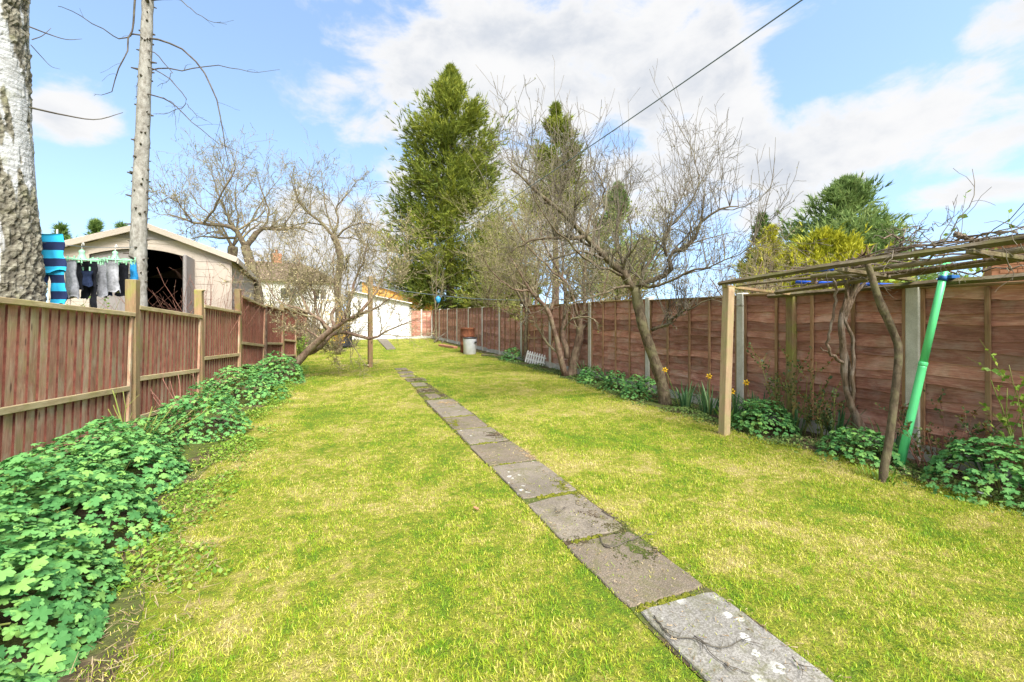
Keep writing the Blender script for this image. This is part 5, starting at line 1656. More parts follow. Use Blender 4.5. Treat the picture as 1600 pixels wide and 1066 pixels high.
# ---- evergreens beyond the fences
def cone(rmax, knee=.55, pw=.8, foot=.75):
    def f(t):
        r = rmax * min(1.0, ((1 - t) / knee) ** pw if t < 1 else 0)
        return max(.12, r * (foot + (1 - foot) * min(1, t / .25)))
    return f
def profile(rmax, *pts):
    xs_, rs_ = zip(*pts)
    return lambda t: max(.10, rmax * float(np.interp(t, xs_, rs_)))
p = R(704, 0, 30)
spray_tree('tall_conifer', (p[0], p[1], 0), 17.9, profile(4.15, (0, .8), (.1, .95), (.24, 1.0), (.5, .86), (.72, .68), (.84, .46), (.92, .26), (.97, .12), (1, .04)), 'tallest dark green conifer, broad and pointed, beyond the far corner', 71, MATS['cypress'], 330, 62, trunk_r=.35, spray=.44, blades=8, zlo=.08, asp=.08, lump=.13, group='conifers beyond the fences')
p = R(868, 0, 26)
spray_tree('narrow_conifer', (p[0], p[1], 0), 13.6, profile(1.5, (0, .8), (.5, 1.0), (.75, .85), (.86, .62), (.94, .3), (1, .05)), 'narrow conifer tip showing above the bare trees, right of the tallest one', 72, MATS['cypress'], 54, 60, trunk_r=.25, spray=.42, blades=8, zlo=.5, asp=.09, lump=.45, group='conifers beyond the fences')
p = R(965, 0, 22)
spray_tree('hidden_conifer', (p[0], p[1], 0), 7.6, cone(1.7, .6, .6, .9), 'round-topped conifer seen through the crown of the apple tree', 73, MATS['cypress_green'], 70, 40, trunk_r=.2, spray=.36, blades=8, zlo=.3, asp=.12, lump=.35, group='conifers beyond the fences')
p = R(1322, 0, 17.5)
spray_tree('green_conifer', (p[0], p[1], 0), 6.5, cone(2.9, .8, .66, 1.0), 'mid green conical conifer rising behind the golden bush', 74, MATS['cypress_green'], 150, 50, trunk_r=.2, spray=.34, blades=9, zlo=.12, asp=.09, lump=.3, group='conifers beyond the fences')
p = R(1290, 0, 13)
spray_tree('golden_conifer', (p[0], p[1], 0), 3.55, cone(2.1, .6, .45, 1.0), 'golden yellow conifer behind the pergola, in front of the green conical one', 75, MATS['golden'], 120, 36, trunk_r=.12, spray=.22, blades=9, asp=.10, zlo=.15, group='golden conifers', rise=.6, up=.7)
p = R(1205, 0, 14)
spray_tree('golden_conifer', (p[0], p[1], 0), 4.0, cone(1.15, .6, .5, 1.0), 'golden yellow conifer nearer the apple tree, behind the tan bare bush', 76, MATS['golden'], 90, 34, trunk_r=.12, spray=.22, blades=8, asp=.10, zlo=.15, group='golden conifers', rise=.6, up=.7)
p = R(1190, 0, 24)
spray_tree('bluish_tree', (p[0], p[1], 0), 6.6, cone(1.1, .6, .7, 1.0), 'small blue-green evergreen top behind the golden conifer nearer the apple tree', 77, MATS['hedge'], 60, 22, trunk_r=.15, spray=.36, blades=7, zlo=.5, group='distant evergreens')
p = R(1250, 0, 23)
spray_tree('bluish_tree', (p[0], p[1], 0), 5.8, cone(1.2, .6, .7, 1.0), 'blue-green evergreen between the two golden conifers, farther back', 78, MATS['hedge'], 60, 22, trunk_r=.15, spray=.36, blades=7, zlo=.5, group='distant evergreens')
for k, (x_, dep, h_, r_, lab) in enumerate(((95, 20, 5.2, 1.9, 'green hedge tree between the birch and the shed roof, nearest the birch'),
                                            (150, 21, 5.6, 1.6, 'feathery evergreen peeping over the middle of the shed roof slope'),
                                            (190, 22, 5.7, 1.5, 'feathery evergreen just left of the slim stub-studded trunk'),
                                            (40, 22, 5.4, 1.8, 'evergreen hedge tree directly behind the birch trunk'))):
    p = R(x_, 0, dep)
    spray_tree('hedge_tree', (p[0], p[1], 0), h_, cone(r_, .8, 1.0, 1.0), lab, 80 + k, MATS['hedge'], 60, 26, trunk_r=.12, spray=.34, blades=6, zlo=.45, group='evergreens beyond the tan shed', rise=.15, lump=.4, asp=.08)
for k, (x_, dep, h_, r_, lab) in enumerate(((760, 27, 4.0, 1.6, 'dark evergreen shrub low behind the far lap fence'), (800, 24, 5.4, 1.7, 'dark evergreen mass behind the bare bushes'))):
    p = R(x_, 0, dep)
    spray_tree('dark_evergreen', (p[0], p[1], 0), h_, cone(r_, .55, .5, 1.0), lab, 90 + k, MATS['cypress'], 60, 22, trunk_r=.12, spray=.40, blades=8, zlo=.1, group='evergreens beyond the lap fence')

# ---- scrub at the back left of the lawn
def thicket(name, base, n, hh, spread, label, seed, mat, bud=None, cat='shrub', r0=.006, lean=(0, 0), kids=5, group=None):
    rng = np.random.default_rng(seed)
    t = empty(name, base, 0, label, cat, group)
    a = rng.uniform(0, 6.28, n)
    s = np.stack((np.cos(a) * spread * .45 * rng.random(n), np.sin(a) * spread * .45 * rng.random(n), np.full(n, -.02)), 1)
    d = np.stack((np.cos(a) * spread / hh * .8 + lean[0], np.sin(a) * spread / hh * .8 + lean[1], np.ones(n)), 1) + rng.normal(0, .12, (n, 3))
    P = grow(rng, s, d, hh * rng.uniform(.55, 1.05, n), 9, .09, (0, 0, .02))
    r = np.full((n, 1), r0) * np.linspace(1, .35, 9)
    st = min(n, 60)
    for k in range(st):
        MB().tube(P[k], r[k] * rng.uniform(.8, 1.5), 5).build('stem', mat, t, True)
    Vs, Fs, off = [], [], 0
    if n > st:
        v, f = tubes(P[st:], r[st:], 4); Vs.append(v); Fs.append(f); off += len(v)
    C = None
    if kids:
        C, r2 = sprout(rng, P, r, kids, .2, 1, (.15, .4), 6, (.3, .9), .12, (0, 0, .03), .6)
        v, f = tubes(C, r2, 3); Vs.append(v); Fs.append(f + off); off += len(v)
    if Vs:
        link('twigs', raw_mesh('twigs', np.concatenate(Vs), np.concatenate(Fs), True), mat, t, kind='stuff')
    if bud:
        bm_, k, size, asp = bud
        v, f, a_ = flecks(rng, C if C is not None else P, k, size, .1, asp)
        link('foliage', raw_mesh('foliage', v, f, False, {'rnd': a_}), bm_, t, kind='stuff')
    return t
for k, (x_, y_, n, hh, sp, lab) in enumerate(((470, 556, 60, 1.5, .7, 'tangled brown brambles by the end of the paling fence'),
                                              (500, 546, 60, 1.9, .9, 'tangled dry scrub behind the fork of the leaning tree'),
                                              (545, 542, 50, 1.6, .9, 'dry scrub beside the dark compost bin, nearest the white shed'))):
    p = G(x_, y_)
    thicket('scrub', (p[0], p[1], 0), n, hh, sp, lab, 120 + k, MATS['grey_twig'], (MATS['thatch'], 3, (.03, .06), .4), kids=7, group='dry scrub at the back of the lawn')
p = G(462, 558); thicket('green_shrub', (p[0], p[1], 0), 40, .7, .4, 'fresh green shrub among the brambles at the end of the paling fence', 130, MATS['green_stem'], (MATS['lime'], 8, (.03, .06), .5), kids=5)
p = R(528, 0, 15.2); thicket('forsythia', (p[0], p[1], 0), 26, 1.85, .28, 'small yellow-flowering bush seen through the leaning tree', 131, MATS['twig'], (MATS['petal'], 6, (.03, .05), .8), kids=4)
# red canes behind the left fence, in front of the shed
for k, (x_, dep, n, hh, lab) in enumerate(((243, 7.6, 13, 2.05, 'red-brown bare canes in front of the dark shed doorway, beside the slim trunk'), (270, 8.0, 12, 1.95, 'red-brown bare canes in the middle of the dark shed doorway'),
                                           (322, 8.4, 46, 2.3, 'red-brown bare canes before the open shed door, in front of the tan corner'))):
    p = R(x_, 0, dep)
    thicket('cane_shrub', (p[0], p[1], 0), n, hh, .42, lab, 140 + k, MATS['red_twig'], (MATS['plum_bark'] if False else MATS['thatch'], 3, (.008, .016), .6), kids=4, r0=.006, group='red canes beyond the paling fence')
p = R(112, 0, 5.9); thicket('leafy_shrub', (p[0], p[1], 0), 26, 1.62, .35, 'yellow-green leafy shrub under the drying washing', 145, MATS['green_stem'], (MATS['lime'], 4, (.03, .05), .6), kids=5, r0=.005)
# cut canes among the geraniums
p = G(205, 712); thicket('cut_canes', (p[0], p[1], 0), 16, .72, .42, 'cut green and brown canes sticking out of the leafy bank', 150, MATS['green_stem'], None, kids=1, r0=.010, lean=(.25, 0))
p = G(292, 665); thicket('cut_canes', (p[0], p[1], 0), 12, .75, .3, 'thinner brown canes behind the bank, left of the tall rounded mound', 151, MATS['red_twig'], None, kids=2, r0=.007, group='cut canes in the leafy bank')
p = G(175, 700); thicket('dead_stalks', (p[0], p[1], 0), 22, .42, .5, 'tangle of pale dead stalks at the foot of the second fence post', 152, MATS['grey_twig'], None, kids=3, r0=.004)

# ---- roses and strap-leaved plants in the right bed
def rose(px_, dep, hh, sp, n, label, seed, leafm='rose_leaf', k=9, size=(.02, .04)):
    p = R(px_, 0, dep)
    return thicket('rose_bush', (min(p[0], RF_X - .22), p[1], 0), n, hh, sp, label, seed, MATS['green_stem'] if seed != 163 else MATS['red_twig'], (MATS[leafm], k, size, .75), kids=6, r0=.005, group='roses along the lap fence')
rose(1262, 5.2, 1.0, .34, 12, 'leggy rose bush in front of the mossy rear pergola post', 161)
rose(1300, 4.9, .62, .3, 10, 'low rose stems between the rear pergola post and the vine trunk', 162)
rose(1478, 3.95, .66, .34, 14, 'straggly rose bush right of the green pole, at the foot of the concrete post', 163)
p = R(1600, 0, 3.35)
rb = thicket('rose_shoot', (p[0] + .06, p[1], 0), 3, 1.15, .15, 'tall rose shoot with bright green leaves at the right edge', 164, MATS['green_stem'], (MATS['lime'], 7, (.03, .05), .8), kids=5, r0=.006, lean=(-.06, .1))

def strap_clump(x, y, n, L, label, seed, name='daffodil_clump', spread=.12, flowers=(), mat='strap', group='strap-leaved clumps in the daffodil bed'):
    rng = np.random.default_rng(seed)
    t = empty(name, (x, y, hgt(x, y)), 0, label, 'plant', group)
    for k in range(n):
        a = rng.uniform(0, 6.28); q = rng.random()
        s = np.array((math.cos(a) * spread * q, math.sin(a) * spread * q, -.01))
        ln = L * rng.uniform(.6, 1.1)
        lean = rng.uniform(.1, .55)
        bend = rng.uniform(.5, 1.0) if rng.random() < .55 else rng.uniform(0, .3)
        m = 7
        pts = [s]
        th = lean * .4
        for j in range(1, m):
            th += bend * 2.6 / m * (j / m) + lean * .08
            pts.append(pts[-1] + np.array((math.cos(a) * math.sin(th), math.sin(a) * math.sin(th), math.cos(th))) * ln / (m - 1))
        pts = np.array(pts)
        w = rng.uniform(.007, .012) * np.array([.8, 1, 1, 1, .9, .7, .12])
        sd2 = np.array((-math.sin(a), math.cos(a), 0))
        V = np.concatenate((pts - sd2 * w[:, None], pts + (math.cos(a) * .002, math.sin(a) * .002, -.003), pts + sd2 * w[:, None]))
        F = []
        for j in range(m - 1):
            F += [(j, m + j, m + j + 1, j + 1), (m + j, 2 * m + j, 2 * m + j + 1, m + j + 1)]
        MB().add(V, F, float(rng.random())).build('leaf', MATS[mat], t, True)
    for (fx, fy, fz) in flowers:
        e = np.array((fx - x, fy - y, fz - hgt(x, y)))
        s = np.array((e[0] * .25, e[1] * .25, -.01))
        MB().tube(smooth_line([s, s * .5 + e * .5 + (0, 0, .03), e + (0, 0, .015), e + np.array((-.012, -.02, .0))], 9), .0035, 6).build('flower_stalk', MATS['green_stem'], t, True)
        # flower facing the lawn
        face = Vector((-.55, -.75, .12)).normalized()
        M3 = np.array(rot_to(face, .4))
        fl = MB()
        for j in range(6):
            a = j * math.pi / 3
            r_ = .043
            V = np.array([(0, 0, 0), (math.cos(a - .36) * r_ * .62, math.sin(a - .36) * r_ * .62, .003), (math.cos(a) * r_, math.sin(a) * r_, -.004), (math.cos(a + .36) * r_ * .62, math.sin(a + .36) * r_ * .62, .003)])
            fl.add(V @ M3.T + e + np.array(face) * -.004, [(0, 1, 2, 3)], .8)
        f_ = fl.build('flower', MATS['petal'], t, True)
        cu = MB().lathe([(.009, 0), (.012, .012), (.014, .022), (.019, .028)], (0, 0, 0), 12, False)
        v = np.concatenate(cu.v) @ M3.T + e
        link('trumpet', raw_mesh('trumpet', v, cu.f, True, {'rnd': np.full(len(v), .1)}), MATS['petal'], f_)
    return t
def fl(px_, py_, dep):
    return tuple(R(px_, py_, dep))
strap_clump(4.72, 5.10, 36, .42, 'strap-leaved daffodil clump right of the crooked apple trunk, one flower beside the trunk', 171, flowers=[fl(1039, 578, 6.25)])
strap_clump(4.70, 4.62, 40, .44, 'daffodil clump with one flower, midway between the apple trunk and pergola post', 172, flowers=[fl(1108, 588, 5.75)])
strap_clump(4.66, 4.18, 44, .42, 'daffodil clump with a low flower right behind the pergola post', 173, flowers=[fl(1144, 612, 5.3)])
strap_clump(4.86, 4.02, 44, .46, 'daffodil clump with a flower in front of the concrete post', 174, flowers=[fl(1166, 598, 5.3)])
strap_clump(4.90, 3.55, 26, .42, 'flowerless strap-leaved clump between the two pergola posts', 175)
strap_clump(4.92, 3.10, 22, .44, 'strap-leaved clump beside the foot of the vine trunk', 176)
strap_clump(4.92, 2.65, 16, .40, 'strap-leaved clump behind the leaning rustic pole', 177)
strap_clump(4.92, 1.92, 12, .52, 'long strap leaves rising behind the right edge geranium mound', 178)
strap_clump(4.86, 6.35, 18, .34, 'grassy strap-leaved clump between the two apple-side geranium mounds', 179)
strap_clump(4.88, 7.2, 18, .36, 'grassy strap-leaved clump against the fence, before the twin-stemmed tree', 180)
strap_clump(4.86, 8.15, 24, .42, 'dark strap-leaved clump at the foot of the twin-stemmed tree', 181)
pole_b = G(438, 566)
MB().tube(smooth_line([(0, 0, -.05), (-.03, .02, .9), (-.09, .05, 1.75)], 8), .028, 8).build('bean_pole', MATS['spruce_bark'], None, True, loc=pole_b, label='thin pale pole leaning against the far end of the paling fence', cat='pole')
strap_clump(-1.72, 7.35, 26, .34, 'tuft of bright grassy leaves by the third fence post', 182, mat='lime', name='grass_tuft', group=None)
strap_clump(4.40, 4.02, 30, .26, 'low bright grassy tuft at the base of the pergola post', 183, mat='lime', name='grass_tuft', group=None)
strap_clump(4.18, 2.30, 30, .10, 'short green grass tuft round the foot of the rustic pole', 184, mat='lime', name='grass_tuft', group=None, spread=.16)

# ================================================================== OBJECTS
# ---- makeshift pergola
pg_base = np.array((*G(1130, 681)[:2], 0.0))
pg = empty('pergola', pg_base, 0, 'low makeshift timber pergola of mossy battens between the lawn and the lap fence', 'pergola')
def pgp(mb, name, mat):
    mb.v = [v - pg_base for v in mb.v]
    return mb.build(name, mat, pg)
p0, p1 = R(1131, 681, 5.01), R(1138.5, 449, 5.01); p0[2] = -.1
pgp(MB().bar(p0, p1, .092, .092, .006, up=(0, 1, 0)), 'post', MATS['pergola_post'])
q1 = R(1238, 458, 5.30); q0 = q1.copy(); q0[2] = -.1
pgp(MB().bar(q0, q1, .115, .09, .006, up=(0, 1, 0)), 'post', MATS['post'])
zA = p1[2]
near_posts = [((4.06, .35), 1.88), ((5.00, .35), 1.68)]
for (x, y), z in near_posts:
    pgp(MB().bar((x, y, -.1), (x, y, z), .10, .10, .006, up=(0, 1, 0)), 'post', MATS['post'])
rk = np.random.default_rng(77)
def crooked(a, b, r, name, mat, n=14, wob=.007, sides=4):
    q = np.linspace(a, b, n); q[1:-1] += np.cumsum(rk.normal(0, wob, (n - 2, 3)), 0) * .5 * np.sin(np.linspace(0, math.pi, n - 2))[:, None]
    return pgp(MB().tube(q, r * (1 + .08 * rk.normal(0, 1, n)), sides), name, mat)
def seg(a, b, ext=0.0):
    a, b = np.array(a), np.array(b)
    return a, b + (b - a) / np.linalg.norm(b - a) * ext
A = seg(R(1123, 443.5, 5.05), R(1600, 371, 2.82), 1.3)
crooked(A[0], A[1], .027, 'rail', MATS['old_timber'])
B = seg(R(1268, 432, 4.36), R(1600, 388, 3.02), 1.4)
bm_ = MB(); bm_.tube(smooth_line([B[0], B[0] * .5 + B[1] * .5 + (0, 0, -.012), B[1]], 12), np.linspace(.020, .026, 12), 10)
pgp(bm_, 'pole', MATS['old_timber'])
B2 = seg(R(1150, 447, 4.92), R(1330, 431, 4.2), .2)
bm_ = MB(); bm_.tube(smooth_line([B2[0], B2[0] * .5 + B2[1] * .5 + (0, 0, .015), B2[1]], 10), np.linspace(.012, .018, 10), 8)
pgp(bm_, 'pole', MATS['old_timber'])
C = seg(R(1212, 457, 5.10), R(1600, 403, 3.22), 1.4)
crooked(C[0], C[1], .027, 'rail', MATS['old_timber'])
E_ = seg(R(1290, 437, 4.55), R(1600, 396, 3.12), 1.2)
crooked(E_[0], E_[1], .016, 'pole', MATS['vine_bark'], sides=7, wob=.014)
D = seg(R(1200, 463, 5.52), R(1600, 431, 3.45), 1.5)
crooked(D[0], D[1], .028, 'rail', MATS['old_timber'])
pgp(MB().bar(R(1130, 447, 4.96), R(1245, 461, 5.28), .04, .03, .003), 'cross_piece', MATS['post'])
def lerp(s, t):
    return s[0] * (1 - t) + s[1] * t
for ta, td in ((.36, .40), (.585, .66), (.80, .86)):
    a, d = lerp(A, ta) + (-.05, 0, -.045), lerp(D, td) + (.02, 0, .048)
    pgp(MB().bar(a, d, .05, .032, .003), 'cross_piece', MATS['old_timber'])
x_ = R(1272, 437, 4.35)
pgp(MB().box(x_ + (-.02, -.02, -.045), x_ + (.02, .02, .035), .004), 'hanging_block', MATS['plum_bark'])

# blue pipes lying on it
for (a, b, lab) in (((1216, 426, 4.80), (1302, 420.5, 4.36), 'short blue plastic pipe lying on top of the pergola battens'),
                    ((1244, 441, 5.05), (1442, 447.5, 4.12), 'long blue plastic pipe slung under the pergola battens')):
    a_, b_ = R(*a), R(*b)
    MB().tube(np.linspace(a_, b_, 8) - a_, .019, 12).build('blue_pipe', MATS['blue_plastic'], None, True, loc=a_, label=lab, cat='pipe')
# white hook on the front rail
h0 = R(1427, 393, 3.62)
hk = [(0, 0, .02), (0, 0, -.03), (-.004, .002, -.055), (-.02, .01, -.068), (-.036, .016, -.058), (-.04, .018, -.04)]
MB().tube(smooth_line(hk, 14), .006, 8).build('hook', MATS['white_paint'], None, True, loc=h0, label='small white hook hanging from the front batten of the pergola', cat='hook')

# ---- bright green pole
gb = G(1405, 731)
gt = R(1479, 409, 3.86)
gp = empty('green_pole', (gb[0], gb[1], 0), 0, 'leaning bright green plastic pole propping up the pergola', 'pole')
ax = gt - gb
MB().tube([ax * t + (0, 0, -.01 if t == 0 else 0) for t in (0, .25, .49, .5)], [.033, .032, .031, .031], 20).build('lower_tube', MATS['green_plastic'], gp, True)
MB().tube([ax * t for t in (.5, .503, .515, .518)], [.032, .0335, .0335, .032], 20).build('joint', MATS['green_plastic'], gp, True)
MB().tube([ax * t for t in (.515, .75, 1.0)], [.029, .028, .027], 20).build('upper_tube', MATS['green_plastic'], gp, True)
cl = ax * .925
u_ = nrm(ax)
st = MB().tube([cl - u_ * .03, cl + u_ * .012], [.033, .033], 20).build('strap', MATS['blue_strap'], gp, True)
cm = MB(); cm.box((-.035, -.03, -.012), (.085, .02, .018), .004)
link('clamp', raw_mesh('clamp', np.concatenate(cm.v) + cl + np.array((.03, -.035, 0)), cm.f), MATS['blue_strap'], gp)
for k, t in enumerate((.36, .42, .57, .68, .72)):
    c = ax * t + np.array((.0235, -.0195, 0))
    MB().box(c - .006, c + (.006, .006, .010), .002).build('stud', MATS['black_plastic'], gp)

# ---- rustic pole
rb_ = G(1380, 753)
rp = empty('rustic_pole', (rb_[0], rb_[1], 0), 0, 'crooked peeled branch used as a pergola prop, standing on the lawn', 'pole')
pts = smooth_line([np.array((rb_[0], rb_[1], -.08))] + px((1381, 735, 3.63), (1389, 690, 3.64), (1399, 610, 3.66), (1404, 550, 3.68), (1396, 520, 3.70), (1374, 470, 3.72), (1362, 432, 3.74), (1356, 413, 3.75)), 40) - np.array((rb_[0], rb_[1], 0))
rng0 = np.random.default_rng(2)
rr = np.interp(np.arange(40), [0, 12, 26, 28, 30, 39], [.032, .029, .028, .035, .027, .024]) * (1 + .03 * rng0.normal(0, 1, 40))
sh = MB().tube(pts, rr, 12).build('shaft', MATS['apple_bark'], rp, True)
for j in (14, 20, 27, 33):
    d = np.array((math.cos(j), math.sin(j) * .6 - .4, .3))
    MB().tube([pts[j] + d * .02, pts[j] + d * .045, pts[j] + d * .055], [.016, .013, .006], 8).build('knot', MATS['plum_bark'], rp, True)

# ---- grape vine
vb = G(1345, 702)
vn = empty('grape_vine', (vb[0], vb[1], 0), 0, 'gnarled grape vine with shaggy split trunk climbing onto the pergola', 'vine')
vbase = np.array((vb[0], vb[1], 0))
rv = np.random.default_rng(31)
def strand(points, r0, r1, name, mat='vine_bark', n=26, wob=.012, sides=9):
    q = smooth_line(px(*points), n) - vbase
    q[1:-1] += rv.normal(0, wob, (n - 2, 3)) * .5 + np.stack((np.sin(np.arange(1, n - 1) * .8 + rv.uniform(0, 6)) * wob, np.cos(np.arange(1, n - 1) * .7) * wob, np.zeros(n - 2)), 1)
    MB().tube(q, np.linspace(r0, r1, n) * (1 + .10 * rv.normal(0, 1, n)), sides).build(name, MATS[mat], vn, True)
    return q
strand(((1347, 712, 4.5), (1341, 672, 4.5), (1330, 630, 4.5), (1322, 590, 4.5), (1315, 545, 4.5), (1314, 500, 4.48), (1325, 470, 4.45), (1340, 440, 4.4), (1352, 415, 4.3)), .040, .018, 'trunk')
strand(((1350, 712, 4.52), (1346, 670, 4.55), (1334, 635, 4.52), (1328, 590, 4.55), (1318, 540, 4.52), (1322, 500, 4.5), (1333, 465, 4.5), (1355, 432, 4.45)), .029, .014, 'trunk')
strand(((1334, 640, 4.48), (1330, 600, 4.46), (1336, 560, 4.46), (1328, 520, 4.46), (1318, 490, 4.46), (1330, 450, 4.44), (1338, 420, 4.4)), .018, .011, 'strand')
for k in range(9):
    dx = rv.uniform(-16, 22)
    strand(((1317 + rv.uniform(-4, 5), 505, 4.48), (1324 + dx * .3, 470, 4.46), (1332 + dx * .7, 440, 4.42 + rv.uniform(-.1, .1)), (1338 + dx * 1.6, 408 + rv.uniform(-6, 6), 4.3 + rv.uniform(-.2, .2))), .016, .010, 'strand', n=14, sides=7)
strand(((1322, 570, 4.5), (1305, 560, 4.45), (1296, 545, 4.4), (1295, 520, 4.4), (1305, 480, 4.38), (1306, 450, 4.36), (1299, 432, 4.34)), .016, .011, 'strand')
strand(((1318, 566, 4.5), (1300, 555, 4.5), (1282, 543, 4.5)), .012, .006, 'strand', n=10)
# canes sprawling along the top
top = []
def cane(points, r0, r1, wob=.015):
    q = smooth_line(px(*points), 18) - vbase
    q[1:] += rv.normal(0, wob, (17, 3))
    MB().tube(q, np.linspace(r0, r1, 18), 6).build('cane', MATS['vine_bark'], vn, True)
    top.append(q)
cane(((1345, 415, 4.3), (1300, 425, 4.5), (1250, 432, 4.8), (1200, 437, 5.0), (1165, 425, 5.1)), .013, .005)
cane(((1340, 420, 4.4), (1290, 440, 4.7), (1230, 447, 5.0), (1170, 452, 5.2)), .012, .004)
cane(((1350, 412, 4.2), (1400, 400, 3.9), (1450, 396, 3.6), (1520, 385, 3.3), (1600, 372, 3.0)), .014, .008)
cane(((1360, 405, 4.0), (1410, 392, 3.7), (1470, 382, 3.5), (1530, 366, 3.2), (1590, 362, 2.95)), .013, .006)
cane(((1350, 410, 4.2), (1385, 392, 4.1), (1405, 382, 4.0), (1412, 370, 4.0), (1375, 372, 4.0)), .014, .007)
cane(((1350, 410, 4.2), (1395, 395, 4.1), (1420, 378, 4.0), (1440, 376, 3.9), (1500, 378, 3.8)), .011, .004)
cane(((1395, 380, 4.05), (1410, 368, 4.0), (1425, 355, 4.0), (1441, 343, 4.0)), .007, .002)
cane(((1420, 372, 4.0), (1440, 360, 3.95), (1460, 354, 3.9), (1479, 350, 3.9)), .006, .002)
cane(((1455, 420, 3.9), (1510, 425, 3.7), (1560, 420, 3.5), (1600, 415, 3.4)), .009, .005)
cane(((1345, 415, 4.3), (1300, 415, 4.5), (1260, 418, 4.7), (1225, 428, 4.9)), .010, .004)
cane(((1492, 366, 3.42), (1510, 372, 3.38), (1530, 378, 3.3)), .024, .018, .004)
for k in range(8):
    u0, u1 = sorted(rv.uniform(.05, 1.0, 2)); u1 = max(u1, u0 + .25)
    w0 = rv.uniform(0, 1)
    q = []
    for u in np.linspace(u0, min(u1, 1.05), 6):
        w_ = np.clip(w0 + rv.normal(0, .18), 0, 1)
        q.append((A[0] * (1 - u) + A[1] * u) * (1 - w_) + (C[0] * (1 - u) + C[1] * u) * w_ + np.array((0, 0, rv.uniform(.02, .10))))
    q = smooth_line(q, 18) - vbase + rv.normal(0, .008, (18, 3))
    MB().tube(q, np.linspace(rv.uniform(.007, .013), .004, 18), 6).build('cane', MATS['vine_bark'], vn, True)
    top.append(q)
T = np.array(top)
Rr_ = np.full(T.shape[:2], .006)
C1, r1_ = sprout(rv, T, Rr_, 6, .05, 1, (.10, .30), 7, (.4, 1.3), .24, (0, 0, .03), .7)
C2, r2_ = sprout(rv, C1, r1_, 3, .2, 1, (.2, .5), 5, (.4, 1.1), .2, (0, 0, .0), .7)
kp = (C1 + vbase)[:, :, 2].min(1) > 1.50
C1, r1_ = C1[kp], r1_[kp]
v1, f1 = tubes(C1, r1_, 4); v2, f2 = tubes(C2[(C2 + vbase)[:, :, 2].min(1) > 1.5], r2_[(C2 + vbase)[:, :, 2].min(1) > 1.5], 3)
link('twigs', raw_mesh('twigs', np.concatenate((v1, v2)), np.concatenate((f1, f2 + len(v1))), True), MATS['grey_twig'], vn, kind='stuff')
# pale cut spurs over the trunk head
for k in range(16):
    s = R(1352 + rv.uniform(-12, 14), 404 + rv.uniform(-4, 4), 4.1) - vbase
    d = nrm(np.array((rv.normal(0, .6), rv.normal(0, .4), rv.uniform(.1, .9)))) * rv.uniform(.05, .16)
    MB().tube([s, s + d * .5 + rv.normal(0, .006, 3), s + d], [.009, .007, .005], 6).build('spur', MATS['thatch'], vn, True)
# fresh leaves of the hedge behind, over the fence by the green pole
p = R(1445, 0, 4.75)
thicket('lime_shrub', (p[0], p[1], 0), 16, 1.95, .3, 'fresh lime-green shrub peeping over the fence behind the pergola', 190, MATS['green_stem'], (MATS['lime'], 7, (.04, .07), .7), kids=6)

# ---- washing post, lines
wb = G(578.5, 574)
wp = empty('washing_post', (wb[0], wb[1], 0), RAD(12), 'square weathered timber washing post standing on the lawn', 'post')
WPH = R(578, 432, FPX * EYE / (574 - HOR))[2]
MB().box((-.055, -.055, -.1), (.055, .055, WPH), .008).build('shaft', MATS['post'], wp)
MB().tube([(0, -.05, WPH - .06), (0, -.09, WPH - .06), (0, -.10, WPH - .03)], .006, 6).build('line_hook', MATS['rust'], wp, True)
P0 = np.array((wb[0], wb[1], WPH - .04)); P2 = R(1256, -2, 2.0)
dirn = P2 - P0
far = P0 + dirn * 1.9
pts = []
for t in np.linspace(0, 1.9, 60):
    q = P0 + dirn * t
    q[2] += -.62 * t * (1.0 - t) * (1 if t < 1 else .35)
    pts.append(q)
pts = np.array(pts)
MB().tube(pts - P0, .0035, 6).build('washing_line', MATS['wire'], None, True, loc=P0, label='long blue-grey washing line running overhead from the washing post', cat='washing line')
# post the line is tied to, behind the camera
ep = pts[-1]
pb = empty('line_post', (ep[0], ep[1] - .06, 0), 0, 'timber post behind the camera that carries the overhead washing line', 'post')
MB().box((-.05, -.05, -.1), (.05, .05, ep[2] + .08), .006).build('shaft', MATS['old_timber'], pb)
L0, L1 = R(579, 446, 11.5), R(820, 469, 12.68)
t = np.linspace(0, 1, 30)[:, None]
pts = L0 * (1 - t) + L1 * t; pts[:, 2] -= (.10 * 4 * t * (1 - t))[:, 0]
MB().tube(pts - L0, .006, 6).build('washing_line', MATS['wire'], None, True, loc=L0, label='thin grey line strung from the washing post to the thin tree', cat='washing line')
kx = 12
pgb = pts[kx]
pb = empty('peg_bag', pgb, 0, 'small blue peg holder hanging on the thin grey line', 'peg holder')
MB().lathe([(.03, -.22), (.055, -.17), (.075, -.10), (.06, -.06), (.02, -.02)], (0, 0, 0), 12).build('bag', plain('cyan_plastic', (.03, .22, .42), .5, .4), pb, True)
MB().tube([(0, 0, -.03), (.01, 0, .0), (0, 0, .008)], .005, 6).build('handle', MATS['black_plastic'], pb, True)

